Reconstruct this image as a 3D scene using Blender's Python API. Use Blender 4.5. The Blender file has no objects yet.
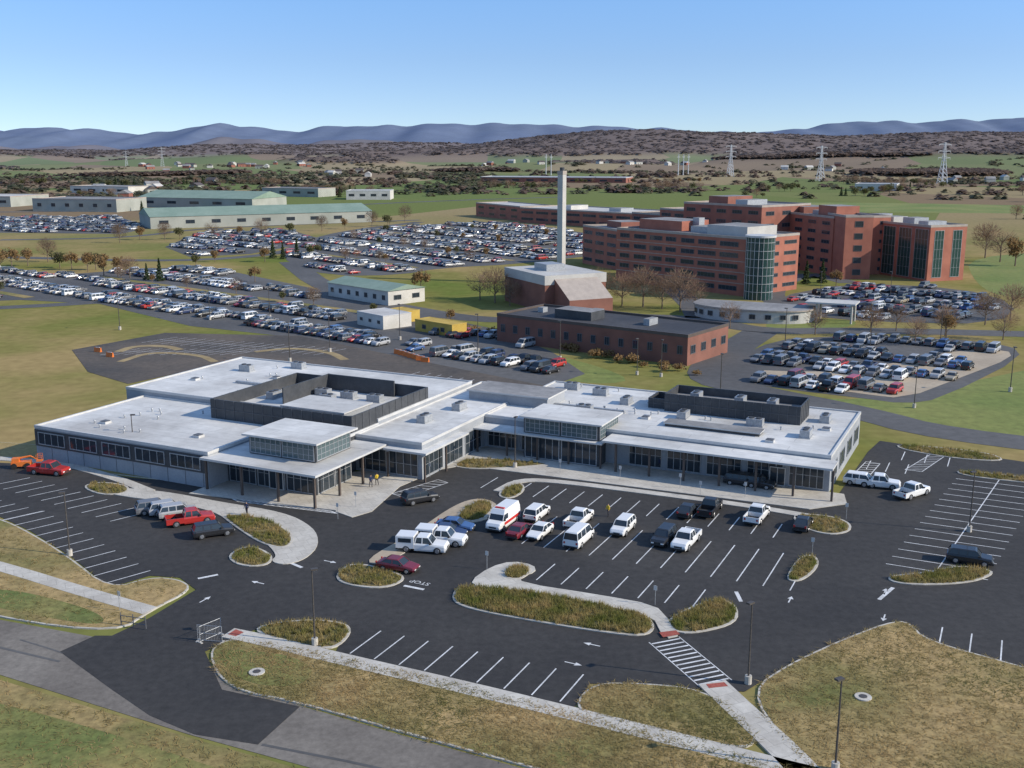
import bpy, bmesh, math, random
import numpy as np
from mathutils import Vector, Matrix
from mathutils.geometry import tessellate_polygon
random.seed(7); rng=np.random.default_rng(7)
sc=bpy.context.scene; COL=sc.collection
F=1060.; H=45.; TH=math.atan(234/1060.); ST,CT=math.sin(TH),math.cos(TH)
def G(px,py,h=0.0):
    d=F*ST+CT*(py-384.); return Vector(((H-h)*(px-512.)/d,(H-h)*(F*CT-ST*(py-384.))/d))
ANG=math.radians(-25.85); CA,SA=math.cos(ANG),math.sin(ANG)
def UV(u,v): return Vector((CA*u-SA*v, SA*u+CA*v))
def PROJ(x,y,z=0):
    dep=y*CT+(H-z)*ST
    return 512+F*x/dep, 384+F*((H-z)*CT-y*ST)/dep
# ---------------------------------------------------------------- materials
MATS={}
def newmat(name):
    m=bpy.data.materials.new(name); m.use_nodes=True; MATS[name]=m
    return m,m.node_tree,m.node_tree.nodes['Principled BSDF']
def C(c): return (c[0],c[1],c[2],1)
def mat(name,c1,c2=None,scale=1.0,rough=.85,c3=None,scale2=8.,amt2=.25,metal=0.,bump=0.,lo=.35,hi=.65,coord='Object',spec=.3,transl=0,joint=None):
    m,nt,b=newmat(name); N=nt.nodes; L=nt.links
    b.inputs['Roughness'].default_value=rough; b.inputs['Metallic'].default_value=metal
    b.inputs['Specular IOR Level'].default_value=spec
    if c2 is None: c2=tuple(x*.85 for x in c1)
    tc=N.new('ShaderNodeTexCoord')
    n=N.new('ShaderNodeTexNoise'); n.inputs['Scale'].default_value=scale; n.inputs['Detail'].default_value=6
    L.new(tc.outputs[coord],n.inputs['Vector'])
    r=N.new('ShaderNodeValToRGB'); r.color_ramp.elements[0].position=lo; r.color_ramp.elements[1].position=hi
    r.color_ramp.elements[0].color=C(c1); r.color_ramp.elements[1].color=C(c2)
    if c3 is not None:
        e=r.color_ramp.elements.new((lo+hi)/2); e.color=C(c3)
    L.new(n.outputs['Fac'],r.inputs['Fac'])
    n2=N.new('ShaderNodeTexNoise'); n2.inputs['Scale'].default_value=scale2; n2.inputs['Detail'].default_value=8; n2.inputs['Roughness'].default_value=.7
    L.new(tc.outputs[coord],n2.inputs['Vector'])
    mr=N.new('ShaderNodeMapRange'); mr.inputs['From Min'].default_value=.3; mr.inputs['From Max'].default_value=.7
    mr.inputs['To Min'].default_value=1-amt2; mr.inputs['To Max'].default_value=1+amt2
    L.new(n2.outputs['Fac'],mr.inputs['Value'])
    vm=N.new('ShaderNodeVectorMath'); vm.operation='SCALE'
    L.new(r.outputs['Color'],vm.inputs[0]); L.new(mr.outputs['Result'],vm.inputs['Scale'])
    out=vm.outputs['Vector']
    if joint:
        jw,jh,jm,jd,jr=joint
        mp=N.new('ShaderNodeMapping'); mp.inputs['Rotation'].default_value=(0,0,jr); L.new(tc.outputs[coord],mp.inputs[0])
        bt=N.new('ShaderNodeTexBrick'); bt.inputs['Scale'].default_value=1; bt.inputs['Brick Width'].default_value=jw; bt.inputs['Row Height'].default_value=jh; bt.inputs['Mortar Size'].default_value=jm
        bt.inputs['Color1'].default_value=(1,1,1,1); bt.inputs['Color2'].default_value=(.9,.9,.9,1); bt.inputs['Mortar'].default_value=(jd,jd,jd,1); L.new(mp.outputs[0],bt.inputs['Vector'])
        mu=N.new('ShaderNodeVectorMath'); mu.operation='MULTIPLY'; L.new(out,mu.inputs[0]); L.new(bt.outputs['Color'],mu.inputs[1]); out=mu.outputs[0]
    L.new(out,b.inputs['Base Color'])
    if bump>0:
        bp=N.new('ShaderNodeBump'); bp.inputs['Strength'].default_value=bump; bp.inputs['Distance'].default_value=.1
        L.new(n2.outputs['Fac'],bp.inputs['Height']); L.new(bp.outputs['Normal'],b.inputs['Normal'])
    if transl:
        tr=N.new('ShaderNodeBsdfTranslucent'); L.new(out,tr.inputs['Color']); mx=N.new('ShaderNodeMixShader'); mx.inputs[0].default_value=transl
        L.new(b.outputs[0],mx.inputs[1]); L.new(tr.outputs[0],mx.inputs[2]); L.new(mx.outputs[0],N['Material Output'].inputs['Surface'])
    return m
M_asph=mat('new_asphalt',(.033,.031,.030),(.053,.049,.045),.05,.85,scale2=1.1,amt2=.28,lo=.3,hi=.7,bump=.15)
M_asph_old=mat('old_asphalt',(.15,.13,.11),(.21,.185,.155),.12,.95,scale2=1.5,amt2=.25)
M_asph_far=mat('worn_asphalt',(.085,.082,.08),(.12,.115,.11),.03,.9,scale2=.6,amt2=.2)
M_asph_brown=mat('gritty_asphalt',(.07,.062,.055),(.125,.10,.078),.05,.9,scale2=.8,amt2=.25)
M_conc=mat('pale_concrete',(.46,.42,.36),(.56,.52,.45),.3,.9,scale2=2,amt2=.13,joint=(1.6,1.6,.03,.72,ANG))
M_conc_tan=mat('tan_paving',(.36,.29,.21),(.44,.36,.26),.1,.9,scale2=1,amt2=.15)
M_kerb=mat('kerb_concrete',(.43,.39,.33),(.52,.48,.41),.6,.9,scale2=4,amt2=.12)
M_pad=mat('red_tactile_pad',(.30,.07,.05),(.36,.10,.07),2,.8)
M_paint=mat('white_road_paint',(.50,.49,.47),(.72,.71,.69),.8,.7,scale2=6,amt2=.25)
M_lawn=mat('dry_lawn',(.14,.145,.04),(.32,.23,.095),.055,1.,c3=(.23,.185,.065),scale2=1.4,amt2=.3,bump=.25)
M_meadow=mat('rough_meadow',(.13,.135,.038),(.36,.25,.11),.06,1.,c3=(.25,.19,.075),scale2=1.3,amt2=.4,bump=.35,lo=.36,hi=.6)
M_meadowg=mat('greener_meadow',(.10,.135,.035),(.26,.205,.075),.09,1.,c3=(.16,.165,.05),scale2=1.2,amt2=.4,bump=.35)
M_green=mat('green_lawn',(.13,.175,.04),(.21,.215,.062),.03,1.,scale2=.5,amt2=.25,bump=.15)
M_field_tan=mat('tan_field',(.30,.22,.11),(.36,.27,.14),.02,1.,scale2=.2,amt2=.25)
M_mulch=mat('planting_bed',(.11,.10,.035),(.22,.165,.08),.5,1.,scale2=3,amt2=.35,bump=.4)
M_roof=mat('white_roof_membrane',(.46,.44,.41),(.70,.68,.64),.07,.8,c3=(.60,.585,.55),scale2=.6,amt2=.13,joint=(14,2.4,.07,.78,0))
M_trim=mat('pale_metal_trim',(.48,.47,.45),(.56,.55,.53),.5,.5,scale2=3,amt2=.06)
M_coping=mat('tan_stone_coping',(.34,.29,.25),(.40,.34,.29),.5,.8,scale2=3,amt2=.1)
M_dark=mat('charcoal_metal_panel',(.052,.055,.060),(.072,.074,.078),.4,.45,scale2=2,amt2=.2)
M_greywall=mat('pale_grey_block_wall',(.27,.285,.305),(.34,.35,.365),.3,.7,scale2=3,amt2=.12)
M_brown=mat('bronze_panel',(.09,.07,.06),(.11,.085,.07),.4,.5)
def brickmat(name,a,b_,mort,sc_=.9):
    m,nt,b=newmat(name); N=nt.nodes; L=nt.links
    tc=N.new('ShaderNodeTexCoord')
    n=N.new('ShaderNodeTexNoise'); n.inputs['Scale'].default_value=.25; n.inputs['Detail'].default_value=8; L.new(tc.outputs['Object'],n.inputs[0])
    r=N.new('ShaderNodeValToRGB'); r.color_ramp.elements[0].position=.35; r.color_ramp.elements[1].position=.65
    r.color_ramp.elements[0].color=C(a); r.color_ramp.elements[1].color=C(b_); L.new(n.outputs['Fac'],r.inputs[0])
    w=N.new('ShaderNodeTexWave'); w.bands_direction='Z'; w.inputs['Scale'].default_value=sc_; w.inputs['Distortion'].default_value=.2
    L.new(tc.outputs['Object'],w.inputs['Vector'])
    mr=N.new('ShaderNodeMapRange'); mr.inputs['From Min'].default_value=.88; mr.inputs['From Max'].default_value=1.; mr.inputs['To Min'].default_value=0; mr.inputs['To Max'].default_value=.3
    L.new(w.outputs['Fac'],mr.inputs[0])
    mx=N.new('ShaderNodeMixRGB'); L.new(mr.outputs[0],mx.inputs[0]); L.new(r.outputs[0],mx.inputs[1]); mx.inputs[2].default_value=C(mort)
    L.new(mx.outputs[0],b.inputs['Base Color']); b.inputs['Roughness'].default_value=.9
    return m
M_brick=brickmat('red_brick',(.31,.105,.068),(.39,.14,.09),(.36,.22,.16))
M_brick2=brickmat('brown_brick',(.23,.085,.06),(.30,.115,.08),(.28,.18,.13))
M_brick3=brickmat('dark_brown_brick',(.18,.075,.053),(.24,.10,.07),(.24,.16,.12))
M_glass,_nt,_b=newmat('dark_window_glass'); _b.inputs['Base Color'].default_value=(.03,.04,.05,1); _b.inputs['Roughness'].default_value=.08; _b.inputs['Specular IOR Level'].default_value=.5
M_glassg,_nt,_b=newmat('green_tinted_glass'); _b.inputs['Base Color'].default_value=(.025,.06,.055,1); _b.inputs['Roughness'].default_value=.15; _b.inputs['Specular IOR Level'].default_value=.5
M_glassb,_nt,_b=newmat('clerestory_glass'); _b.inputs['Base Color'].default_value=(.09,.125,.13,1); _b.inputs['Roughness'].default_value=.1; _b.inputs['Specular IOR Level'].default_value=.6
M_greenroof=mat('sage_green_metal_roof',(.19,.26,.20),(.23,.30,.235),.1,.7,scale2=.5,amt2=.1)
M_whitewall=mat('off_white_wall',(.48,.46,.41),(.58,.55,.50),.2,.8)
M_mutewall=mat('muted_grey_green_wall',(.29,.30,.26),(.36,.365,.32),.1,.8)
M_greyroof=mat('grey_flat_roof',(.20,.195,.19),(.29,.28,.27),.1,.9,scale2=.8,amt2=.2)
M_blackroof=mat('dark_flat_roof',(.045,.046,.052),(.07,.068,.07),.1,.8,scale2=.8,amt2=.2)
M_paleroof=mat('pale_flat_roof',(.42,.40,.37),(.52,.50,.46),.1,.8,scale2=.8,amt2=.12)
M_steel=mat('galvanised_steel',(.32,.33,.34),(.40,.41,.42),2,.45,metal=.3)
M_mull=mat('dark_mullion',(.10,.10,.105),(.13,.13,.135),2,.5)
M_pylon=mat('pylon_steel',(.45,.47,.49),(.53,.55,.57),2,.6)
M_pole=mat('bronze_pole',(.07,.06,.055),(.09,.08,.07),2,.5)
M_yellow=mat('ochre_container',(.45,.30,.06),(.52,.36,.08),.5,.7)
M_chim=mat('chimney_concrete',(.43,.41,.38),(.51,.49,.45),.2,.8)
M_rubber=mat('tyre_rubber',(.02,.02,.02),(.03,.03,.03),3,.9)
M_rim=mat('alloy_rim',(.35,.35,.36),(.42,.42,.43),3,.35,metal=.7)
M_lampw=mat('headlight_lens',(.7,.7,.68),(.8,.8,.78),3,.2)
M_red=mat('tail_light_red',(.35,.02,.02),(.4,.03,.03),3,.3)
M_redstripe=mat('vehicle_red_stripe',(.5,.03,.03),(.55,.04,.03),3,.4)
M_orange=mat('orange_machine_paint',(.65,.16,.03),(.7,.19,.04),2,.5)
M_plastic=mat('black_trim_plastic',(.03,.03,.03),(.04,.04,.04),3,.7)
M_skin=mat('skin',(.45,.28,.2),None,3,.6); M_cloth1=mat('navy_jacket',(.03,.04,.09),None,3,.9); M_cloth2=mat('hi_vis_jacket',(.65,.45,.04),None,3,.9)
M_trou=mat('dark_trousers',(.04,.04,.05),None,3,.9); M_hair=mat('dark_hair',(.03,.02,.015),None,3,.9)
M_bark=mat('grey_brown_bark',(.15,.11,.08),(.21,.16,.12),2,.95)
M_twig=mat('bare_twigs',(.22,.14,.085),(.31,.205,.135),.5,1.,scale2=2,amt2=.3,transl=.4)
M_rust=mat('rust_leaves',(.26,.165,.075),(.34,.22,.10),.5,1.,scale2=2,amt2=.3,transl=.45)
M_leaf=mat('evergreen_needles',(.045,.07,.028),(.075,.10,.04),.5,1.,scale2=2,amt2=.3,transl=.3)
M_leafo=mat('olive_leaves',(.11,.12,.045),(.17,.155,.07),.5,1.,scale2=2,amt2=.3,transl=.45)
M_tuft=mat('ornamental_grass_blades',(.18,.19,.045),(.44,.32,.14),.35,1.,scale2=2,amt2=.3,transl=.4)
M_tuftm=mat('meadow_grass_blades',(.21,.185,.065),(.42,.295,.135),.1,1.,scale2=1.5,amt2=.3,transl=.4)
def paintmat(name,col=None):
    m,nt,b=newmat(name); b.inputs['Roughness'].default_value=.35; b.inputs['Coat Weight'].default_value=.4
    if col: b.inputs['Base Color'].default_value=C(col)
    else:
        o=nt.nodes.new('ShaderNodeObjectInfo'); nt.links.new(o.outputs['Color'],b.inputs['Base Color'])
    return m
M_car=paintmat('car_paint')
CARCOL={'white':(.74,.73,.71),'silver':(.38,.38,.38),'grey':(.15,.15,.155),'black':(.02,.02,.022),'dark blue':(.025,.04,.10),'maroon':(.17,.015,.025),'red':(.40,.03,.025),'tan':(.32,.27,.19),'blue':(.05,.11,.26)}
M_carfar=[paintmat('distant_car_paint_'+str(i),CARCOL[k]) for i,k in enumerate(('white','silver','grey','black','red','dark blue'))]
# ---------------------------------------------------------------- mesh builder
class MB:
    def __init__(s): s.v=[];s.f=[];s.m=[];s.mats=[]
    def mi(s,m):
        if m not in s.mats: s.mats.append(m)
        return s.mats.index(m)
    def face(s,pts,m):
        k=len(s.v); s.v+= [tuple(p) for p in pts]; s.f.append(tuple(range(k,k+len(pts)))); s.m.append(s.mi(m))
    def box(s,x0,x1,y0,y1,z0,z1,m,mt=None):
        s.hexa([(x0,y0,z0),(x1,y0,z0),(x1,y1,z0),(x0,y1,z0),(x0,y0,z1),(x1,y0,z1),(x1,y1,z1),(x0,y1,z1)],m,mt)
    def hexa(s,P,m,mt=None):
        k=len(s.v); s.v+=[tuple(p) for p in P]; a=s.mi(m); t=s.mi(mt) if mt else a
        for q,mm in (((3,2,1,0),a),((4,5,6,7),t),((0,1,5,4),a),((1,2,6,5),a),((2,3,7,6),a),((3,0,4,7),a)):
            s.f.append(tuple(k+i for i in q)); s.m.append(mm)
    def tube(s,p,q,r0,r1,n,m,cap=True):
        p=Vector(p);q=Vector(q);d=(q-p).normalized(); a=d.orthogonal().normalized(); b=d.cross(a); k=len(s.v); mm=s.mi(m)
        for c,r in ((p,r0),(q,r1)):
            for i in range(n):
                t=2*math.pi*i/n; s.v.append(tuple(c+a*math.cos(t)*r+b*math.sin(t)*r))
        for i in range(n):
            j=(i+1)%n; s.f.append((k+i,k+j,k+n+j,k+n+i)); s.m.append(mm)
        if cap:
            s.f.append(tuple(k+n+i for i in range(n))); s.m.append(mm)
            s.f.append(tuple(k+n-1-i for i in range(n))); s.m.append(mm)
    def flat(s,poly,z,m):
        k=len(s.v); s.v+=[(p[0],p[1],z) for p in poly]; mm=s.mi(m)
        for t in tessellate_polygon([[Vector((p[0],p[1],0)) for p in poly]]):
            a,b,c=[poly[i] for i in t]
            cr=(b[0]-a[0])*(c[1]-a[1])-(b[1]-a[1])*(c[0]-a[0])
            t=t if cr>0 else (t[0],t[2],t[1])
            s.f.append(tuple(k+i for i in t)); s.m.append(mm)
    def skirt(s,poly,z0,z1,m):
        n=len(poly)
        ar=sum(poly[i][0]*poly[(i+1)%n][1]-poly[(i+1)%n][0]*poly[i][1] for i in range(n))
        P=poly if ar>0 else poly[::-1]
        for i in range(n):
            a=P[i];b=P[(i+1)%n]; s.face([(a[0],a[1],z0),(b[0],b[1],z0),(b[0],b[1],z1),(a[0],a[1],z1)],m)
    def mesh(s,name,smooth=False):
        me=bpy.data.meshes.new(name); me.from_pydata(s.v,[],s.f)
        for m in s.mats: me.materials.append(m)
        me.polygons.foreach_set('material_index',s.m)
        if smooth: me.polygons.foreach_set('use_smooth',[True]*len(s.f))
        me.update(); return me
def part(me,name,parent,loc=(0,0,0),rot=0,label=None,color=None):
    o=bpy.data.objects.new(name,me); COL.objects.link(o); o.parent=parent; o.location=loc; o.rotation_euler=(0,0,rot)
    if label: o['label']=label
    if color: o.color=C(color)
    return o
def thing(name,label,cat,loc=(0,0,0),rot=0,group=None,me=None,color=None):
    o=bpy.data.objects.new(name,me); COL.objects.link(o); o.location=loc; o.rotation_euler=(0,0,rot)
    o['label']=label; o['category']=cat
    if group: o['group']=group
    if color: o.color=C(color)
    return o
def struct(name,me,label=None,kind='structure',cat=None):
    o=bpy.data.objects.new(name,me); COL.objects.link(o); o['kind']=kind
    o['label']=label or name.replace('_',' ')+' of the campus'; o['category']=cat or name.split('_')[-1]
    return o
def copy_thing(root,loc,rot=0,color=None,scale=1.,label=None):
    kids=list(root.children)
    n=root.copy(); COL.objects.link(n); n.location=loc; n.rotation_euler=(0,0,rot); n.scale=(scale,)*3
    if label: n['label']=label
    for c in kids:
        k=c.copy(); k.parent=n; COL.objects.link(k)
        if color: k.color=C(color)
    return n
def chaikin(P,k=2):
    P=[Vector((p[0],p[1])) for p in P]
    for _ in range(k):
        Q=[]
        for i in range(len(P)):
            a=P[i];b=P[(i+1)%len(P)]; Q+= [a*.75+b*.25,a*.25+b*.75]
        P=Q
    return P
def chaikin_open(P,k=2):
    for _ in range(k):
        Q=[P[0]]
        for i in range(len(P)-1):
            a=P[i];b=P[i+1]; Q+=[a*.75+b*.25,a*.25+b*.75]
        P=Q+[P[-1]]
    return P
def inset(P,d):
    n=len(P); ar=sum(P[i][0]*P[(i+1)%n][1]-P[(i+1)%n][0]*P[i][1] for i in range(n)); s=1 if ar>0 else -1
    out=[]
    for i in range(n):
        t=(P[(i+1)%n]-P[i-1])
        if t.length<1e-6: out.append(P[i]); continue
        t.normalize(); out.append(P[i]+Vector((-t.y,t.x))*d*s)
    return out
def inpoly(p,P):
    x,y=p; c=False; j=len(P)-1
    for i in range(len(P)):
        if (P[i][1]>y)!=(P[j][1]>y) and x<(P[j][0]-P[i][0])*(y-P[i][1])/(P[j][1]-P[i][1])+P[i][0]: c=not c
        j=i
    return c
def GP(L): return [G(*p) for p in L]
# ---------------------------------------------------------------- world & light
w=bpy.data.worlds.new('World'); sc.world=w; w.use_nodes=True; nt=w.node_tree; bg=nt.nodes['Background']
SUNEL=math.radians(29); sx,sy=.95,-.25; az=math.atan2(sx,sy)
sky=nt.nodes.new('ShaderNodeTexSky'); sky.sky_type='NISHITA'; sky.sun_disc=False; sky.sun_elevation=SUNEL; sky.sun_rotation=az
sky.air_density=1.0; sky.dust_density=.4; sky.ozone_density=2.2; sky.altitude=200
tc=nt.nodes.new('ShaderNodeTexCoord'); mp=nt.nodes.new('ShaderNodeVectorMath'); mp.operation='MULTIPLY_ADD'
mp.inputs[1].default_value=(1,1,2.0); mp.inputs[2].default_value=(0,0,.06)
nt.links.new(tc.outputs['Generated'],mp.inputs[0]); nt.links.new(mp.outputs[0],sky.inputs['Vector'])
sp=nt.nodes.new('ShaderNodeSeparateXYZ'); nt.links.new(tc.outputs['Generated'],sp.inputs[0])
rp=nt.nodes.new('ShaderNodeValToRGB'); nt.links.new(sp.outputs['Z'],rp.inputs[0])
els=[rp.color_ramp.elements[0],rp.color_ramp.elements[1]]+[rp.color_ramp.elements.new(x) for x in (.04,.08,.15)]
for e,(p,c) in zip(els,[(0,(.41,.395,.41,1)),(.55,(.25,.22,.195,1)),(.04,(.44,.435,.45,1)),(.08,(.46,.475,.50,1)),(.15,(.50,.60,.665,1))]): e.position=p; e.color=c
ml=nt.nodes.new('ShaderNodeVectorMath'); ml.operation='MULTIPLY'; nt.links.new(sky.outputs[0],ml.inputs[0]); nt.links.new(rp.outputs[0],ml.inputs[1])
m2=nt.nodes.new('ShaderNodeVectorMath'); m2.operation='SCALE'; m2.inputs['Scale'].default_value=3.0; nt.links.new(ml.outputs[0],m2.inputs[0])
nt.links.new(m2.outputs[0],bg.inputs['Color'])
bg.inputs['Strength'].default_value=.13
sl=bpy.data.lights.new('sun','SUN'); sl.energy=5; sl.angle=math.radians(.5); sl.color=(1,.92,.785)
so=bpy.data.objects.new('sun',sl); COL.objects.link(so)
sv=Vector((sx,sy,0)).normalized()*math.cos(SUNEL)+Vector((0,0,math.sin(SUNEL)))
so.rotation_euler=(-sv).to_track_quat('-Z','Y').to_euler(); so.location=(100,0,200)
cam=bpy.data.cameras.new('camera'); co=bpy.data.objects.new('camera',cam); COL.objects.link(co); sc.camera=co
co.location=(0,0,H); co.rotation_euler=(math.pi/2-TH,0,0); cam.sensor_width=36; cam.lens=F/1024*36; cam.clip_start=.5; cam.clip_end=60000
sc.view_settings.view_transform='Standard'; sc.view_settings.look='None'; sc.view_settings.exposure=0
# ---------------------------------------------------------------- terrain
_r=np.random.default_rng(3)
_W=[(_r.uniform(-1,1)/1.0,_r.uniform(-1,1),_r.uniform(0,6.28)) for _ in range(14)]
def nz(x,y,L):
    s=0
    for i,(a,b,p) in enumerate(_W): s=s+np.sin((a*x+b*y)*6.28/L*(1+.13*i)+p)
    return s/6.5
HILLS=[(430,3700,84,480,380),(60,4100,52,420,330),(1300,3500,76,560,380),(2050,3900,90,600,400),(-1250,4400,42,700,400),(-1700,3300,34,500,260),(-500,4800,52,700,300),(900,5200,80,900,400),(2600,5400,88,1200,500),(-2900,5000,48,900,500),(800,2500,30,420,220),(-700,2700,18,360,180),(1500,2300,26,380,200),(150,2300,14,300,150),(-250,3300,30,500,220)]
def gh(x,y):
    s=0*x
    for cx,cy,h,a,b in HILLS: s=s+h*np.exp(-((x-cx)/a)**2-((y-cy)/b)**2)
    return s
def ht(x,y):
    d=np.hypot(x,y); t=np.clip((d-950)/1900,0,1); t=t*t*(3-2*t)
    return t*(6+9*nz(x,y,1400)+4*nz(y,x,420)+gh(x,y))
def woodf(x,y):
    d=np.hypot(x,y)
    a=np.clip((gh(x,y)-16-5*nz(x,y,700))/5,0,1)*np.clip((d-2100)/250,0,1)
    b=np.clip((nz(x+300,y*2.2,1100)-.5)/.12,0,1)*np.clip((d-1700)/200,0,1)
    return np.maximum(a,b)
def woodmask(x,y): return woodf(x,y)>.5
n=360
s=np.linspace(-1,1,n); xs=np.sinh(s*4.2)/math.sinh(4.2)*11000
ys=-500+ (np.sinh(np.linspace(0,1,n)*3.6)/math.sinh(3.6))*11500
X,Y=np.meshgrid(xs,ys); WM=woodf(X,Y); Z=ht(X,Y)+WM*(8+1.5*nz(X,Y,160))
V=np.stack([X.ravel(),Y.ravel(),Z.ravel()],1)
idx=np.arange(n*n).reshape(n,n); Q=np.stack([idx[:-1,:-1].ravel(),idx[:-1,1:].ravel(),idx[1:,1:].ravel(),idx[1:,:-1].ravel()],1)
me=bpy.data.meshes.new('ground'); me.from_pydata(V.tolist(),[],Q.tolist()); me.polygons.foreach_set('use_smooth',[True]*len(Q))
at=me.attributes.new('wood','FLOAT','POINT'); at.data.foreach_set('value',WM.ravel())
mg,nt,b=newmat('countryside_ground'); N=nt.nodes;L=nt.links; b.inputs['Roughness'].default_value=1; b.inputs['Specular IOR Level'].default_value=0
geo=N.new('ShaderNodeNewGeometry')
def noise(scale,det=6,vec=None):
    q=N.new('ShaderNodeTexNoise'); q.inputs['Scale'].default_value=scale; q.inputs['Detail'].default_value=det; L.new(vec or geo.outputs['Position'],q.inputs['Vector']); return q
def ramp(stops,src,interp='LINEAR'):
    r=N.new('ShaderNodeValToRGB'); r.color_ramp.interpolation=interp
    while len(r.color_ramp.elements)<len(stops): r.color_ramp.elements.new(.5)
    for e,(p,c) in zip(r.color_ramp.elements,stops): e.position=p; e.color=C(c)
    L.new(src,r.inputs[0]); return r
def mixc(f,a,b_,mode='MIX'):
    m=N.new('ShaderNodeMixRGB'); m.blend_type=mode
    for i,v in enumerate((f,a,b_)):
        if isinstance(v,(int,float)): m.inputs[i].default_value=v
        elif isinstance(v,tuple): m.inputs[i].default_value=C(v)
        else: L.new(v,m.inputs[i])
    return m
near=ramp([(.34,(.135,.165,.042)),(.48,(.20,.185,.06)),(.62,(.32,.235,.105))],noise(.016,8).outputs['Fac'])
mpv=N.new('ShaderNodeMapping'); mpv.inputs['Scale'].default_value=(.0042,.0032,0); mpv.inputs['Rotation'].default_value=(0,0,.5); L.new(geo.outputs['Position'],mpv.inputs[0])
vo=N.new('ShaderNodeTexVoronoi'); L.new(mpv.outputs[0],vo.inputs['Vector']); vo.inputs['Scale'].default_value=1
fields=ramp([(0,(.15,.175,.062)),(.22,(.28,.22,.12)),(.4,(.17,.185,.07)),(.55,(.22,.16,.10)),(.7,(.14,.175,.06)),(.85,(.31,.245,.14))],vo.outputs['Color'],'CONSTANT')
ln=N.new('ShaderNodeVectorMath'); ln.operation='LENGTH'; L.new(geo.outputs['Position'],ln.inputs[0])
def mr(src,a,b_,c=0,d=1):
    m=N.new('ShaderNodeMapRange'); m.inputs['From Min'].default_value=a; m.inputs['From Max'].default_value=b_; m.inputs['To Min'].default_value=c; m.inputs['To Max'].default_value=d; L.new(src,m.inputs['Value']); return m.outputs[0]
c=mixc(mr(ln.outputs['Value'],450,800),near.outputs[0],fields.outputs[0])
wa=N.new('ShaderNodeAttribute'); wa.attribute_name='wood'
wd=ramp([(.3,(.12,.08,.055)),(.7,(.17,.115,.078))],noise(.02).outputs['Fac'])
c=mixc(wa.outputs['Fac'],c.outputs[0],wd.outputs[0])
det=noise(.4,8); c=mixc(.45,c.outputs[0],ramp([(.3,(.36,.36,.36)),(.7,(.66,.66,.66))],det.outputs['Fac']).outputs[0],'OVERLAY')
HAZE_TINT=(.25,.28,.35)
c=mixc(mr(ln.outputs['Value'],800,10000,0,.7),c.outputs[0],HAZE_TINT)  # aerial haze painted into the ground colour, stronger with distance
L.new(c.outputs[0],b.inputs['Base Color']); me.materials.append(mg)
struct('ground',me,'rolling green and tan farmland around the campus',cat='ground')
# mountains
RP=[(-700,130),(-400,126),(-200,131),(0,133),(60,131),(100,133),(150,137),(200,130),(225,127),(260,131),(300,134),(340,128),(380,130),(430,127),(500,126),(560,129),(640,130),(700,134),(740,137),(800,131),(850,124),(900,126),(950,123),(1024,121),(1200,124),(1500,128),(1900,130)]
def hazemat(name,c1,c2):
    return mat(name,c1,c2,.0012,1.,scale2=.004,amt2=.1,spec=0)  # ridge base colours carry the bluish aerial haze themselves
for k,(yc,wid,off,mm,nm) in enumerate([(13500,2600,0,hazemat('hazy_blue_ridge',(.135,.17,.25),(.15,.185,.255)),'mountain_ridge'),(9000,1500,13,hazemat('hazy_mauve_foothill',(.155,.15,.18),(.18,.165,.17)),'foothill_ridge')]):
    nx,ny=400,24; xx=np.linspace(-12000,12000,nx)*(yc/13500); tt=np.linspace(-1,1,ny)
    px=512+xx/yc*1085; topy=np.interp(px,[p[0] for p in RP],[p[1] for p in RP])+off-3*(k==0)
    if k: topy=topy*.5+.5*144+4*np.sin(px/61)+3*np.sin(px/23+1)
    topy=topy+.8*np.sin(px/9)+.6*np.sin(px/5.3)
    hh=45+(150-topy)/1085*yc
    XX,TT=np.meshgrid(xx,tt); spur=.22*np.sin(XX/330+TT*3)+.14*np.sin(XX/140-TT*5)
    ZZ=hh[None,:]*np.clip(1-np.abs(TT)**1.1,0,1)*(1+spur*np.abs(TT)*2*(1-np.abs(TT)))-20*np.abs(TT)
    VV=np.stack([XX.ravel(),(yc+TT*wid).ravel(),ZZ.ravel()],1); ii=np.arange(nx*ny).reshape(ny,nx)
    QQ=np.stack([ii[:-1,:-1].ravel(),ii[:-1,1:].ravel(),ii[1:,1:].ravel(),ii[1:,:-1].ravel()],1)
    me=bpy.data.meshes.new(nm); me.from_pydata(VV.tolist(),[],QQ.tolist()); me.polygons.foreach_set('use_smooth',[True]*len(QQ)); me.materials.append(mm)
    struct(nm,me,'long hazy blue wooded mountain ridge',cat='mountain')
# ---------------------------------------------------------------- ground sheets
def sheet(name,polys,m,z,label=None):
    mb=MB()
    for P in polys: mb.flat(P,z,m)
    return struct(name,mb.mesh(name),label)
def ribbon(P,wd):
    P=chaikin_open(P,2); Lp=[];Rp=[]
    for i,p in enumerate(P):
        t=(P[min(i+1,len(P)-1)]-P[max(i-1,0)]).normalized(); nn=Vector((-t.y,t.x))*wd/2
        Lp.append(p+nn); Rp.append(p-nn)
    return Lp+Rp[::-1]
GREENS=[GP([(800,398),(880,400),(1100,355),(1200,420),(1100,452),(940,432),(868,420)]),
        GP([(965,256),(1100,250),(1150,300),(1010,300),(975,285)]),
        GP([(440,336),(520,345),(640,378),(600,386),(520,372)]),
        GP([(760,325),(790,318),(860,320),(850,328),(780,331)])]
sheet('lawn_areas',[chaikin(p,2) for p in GREENS],M_green,.012,'mown green lawns beside the car parks')
sheet('field_strips',[GP([(770,200),(1100,205),(1100,214),(830,212)]),GP([(640,194),(760,196),(780,201),(650,200)])],M_green,.012,'distant green pasture strips')
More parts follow.
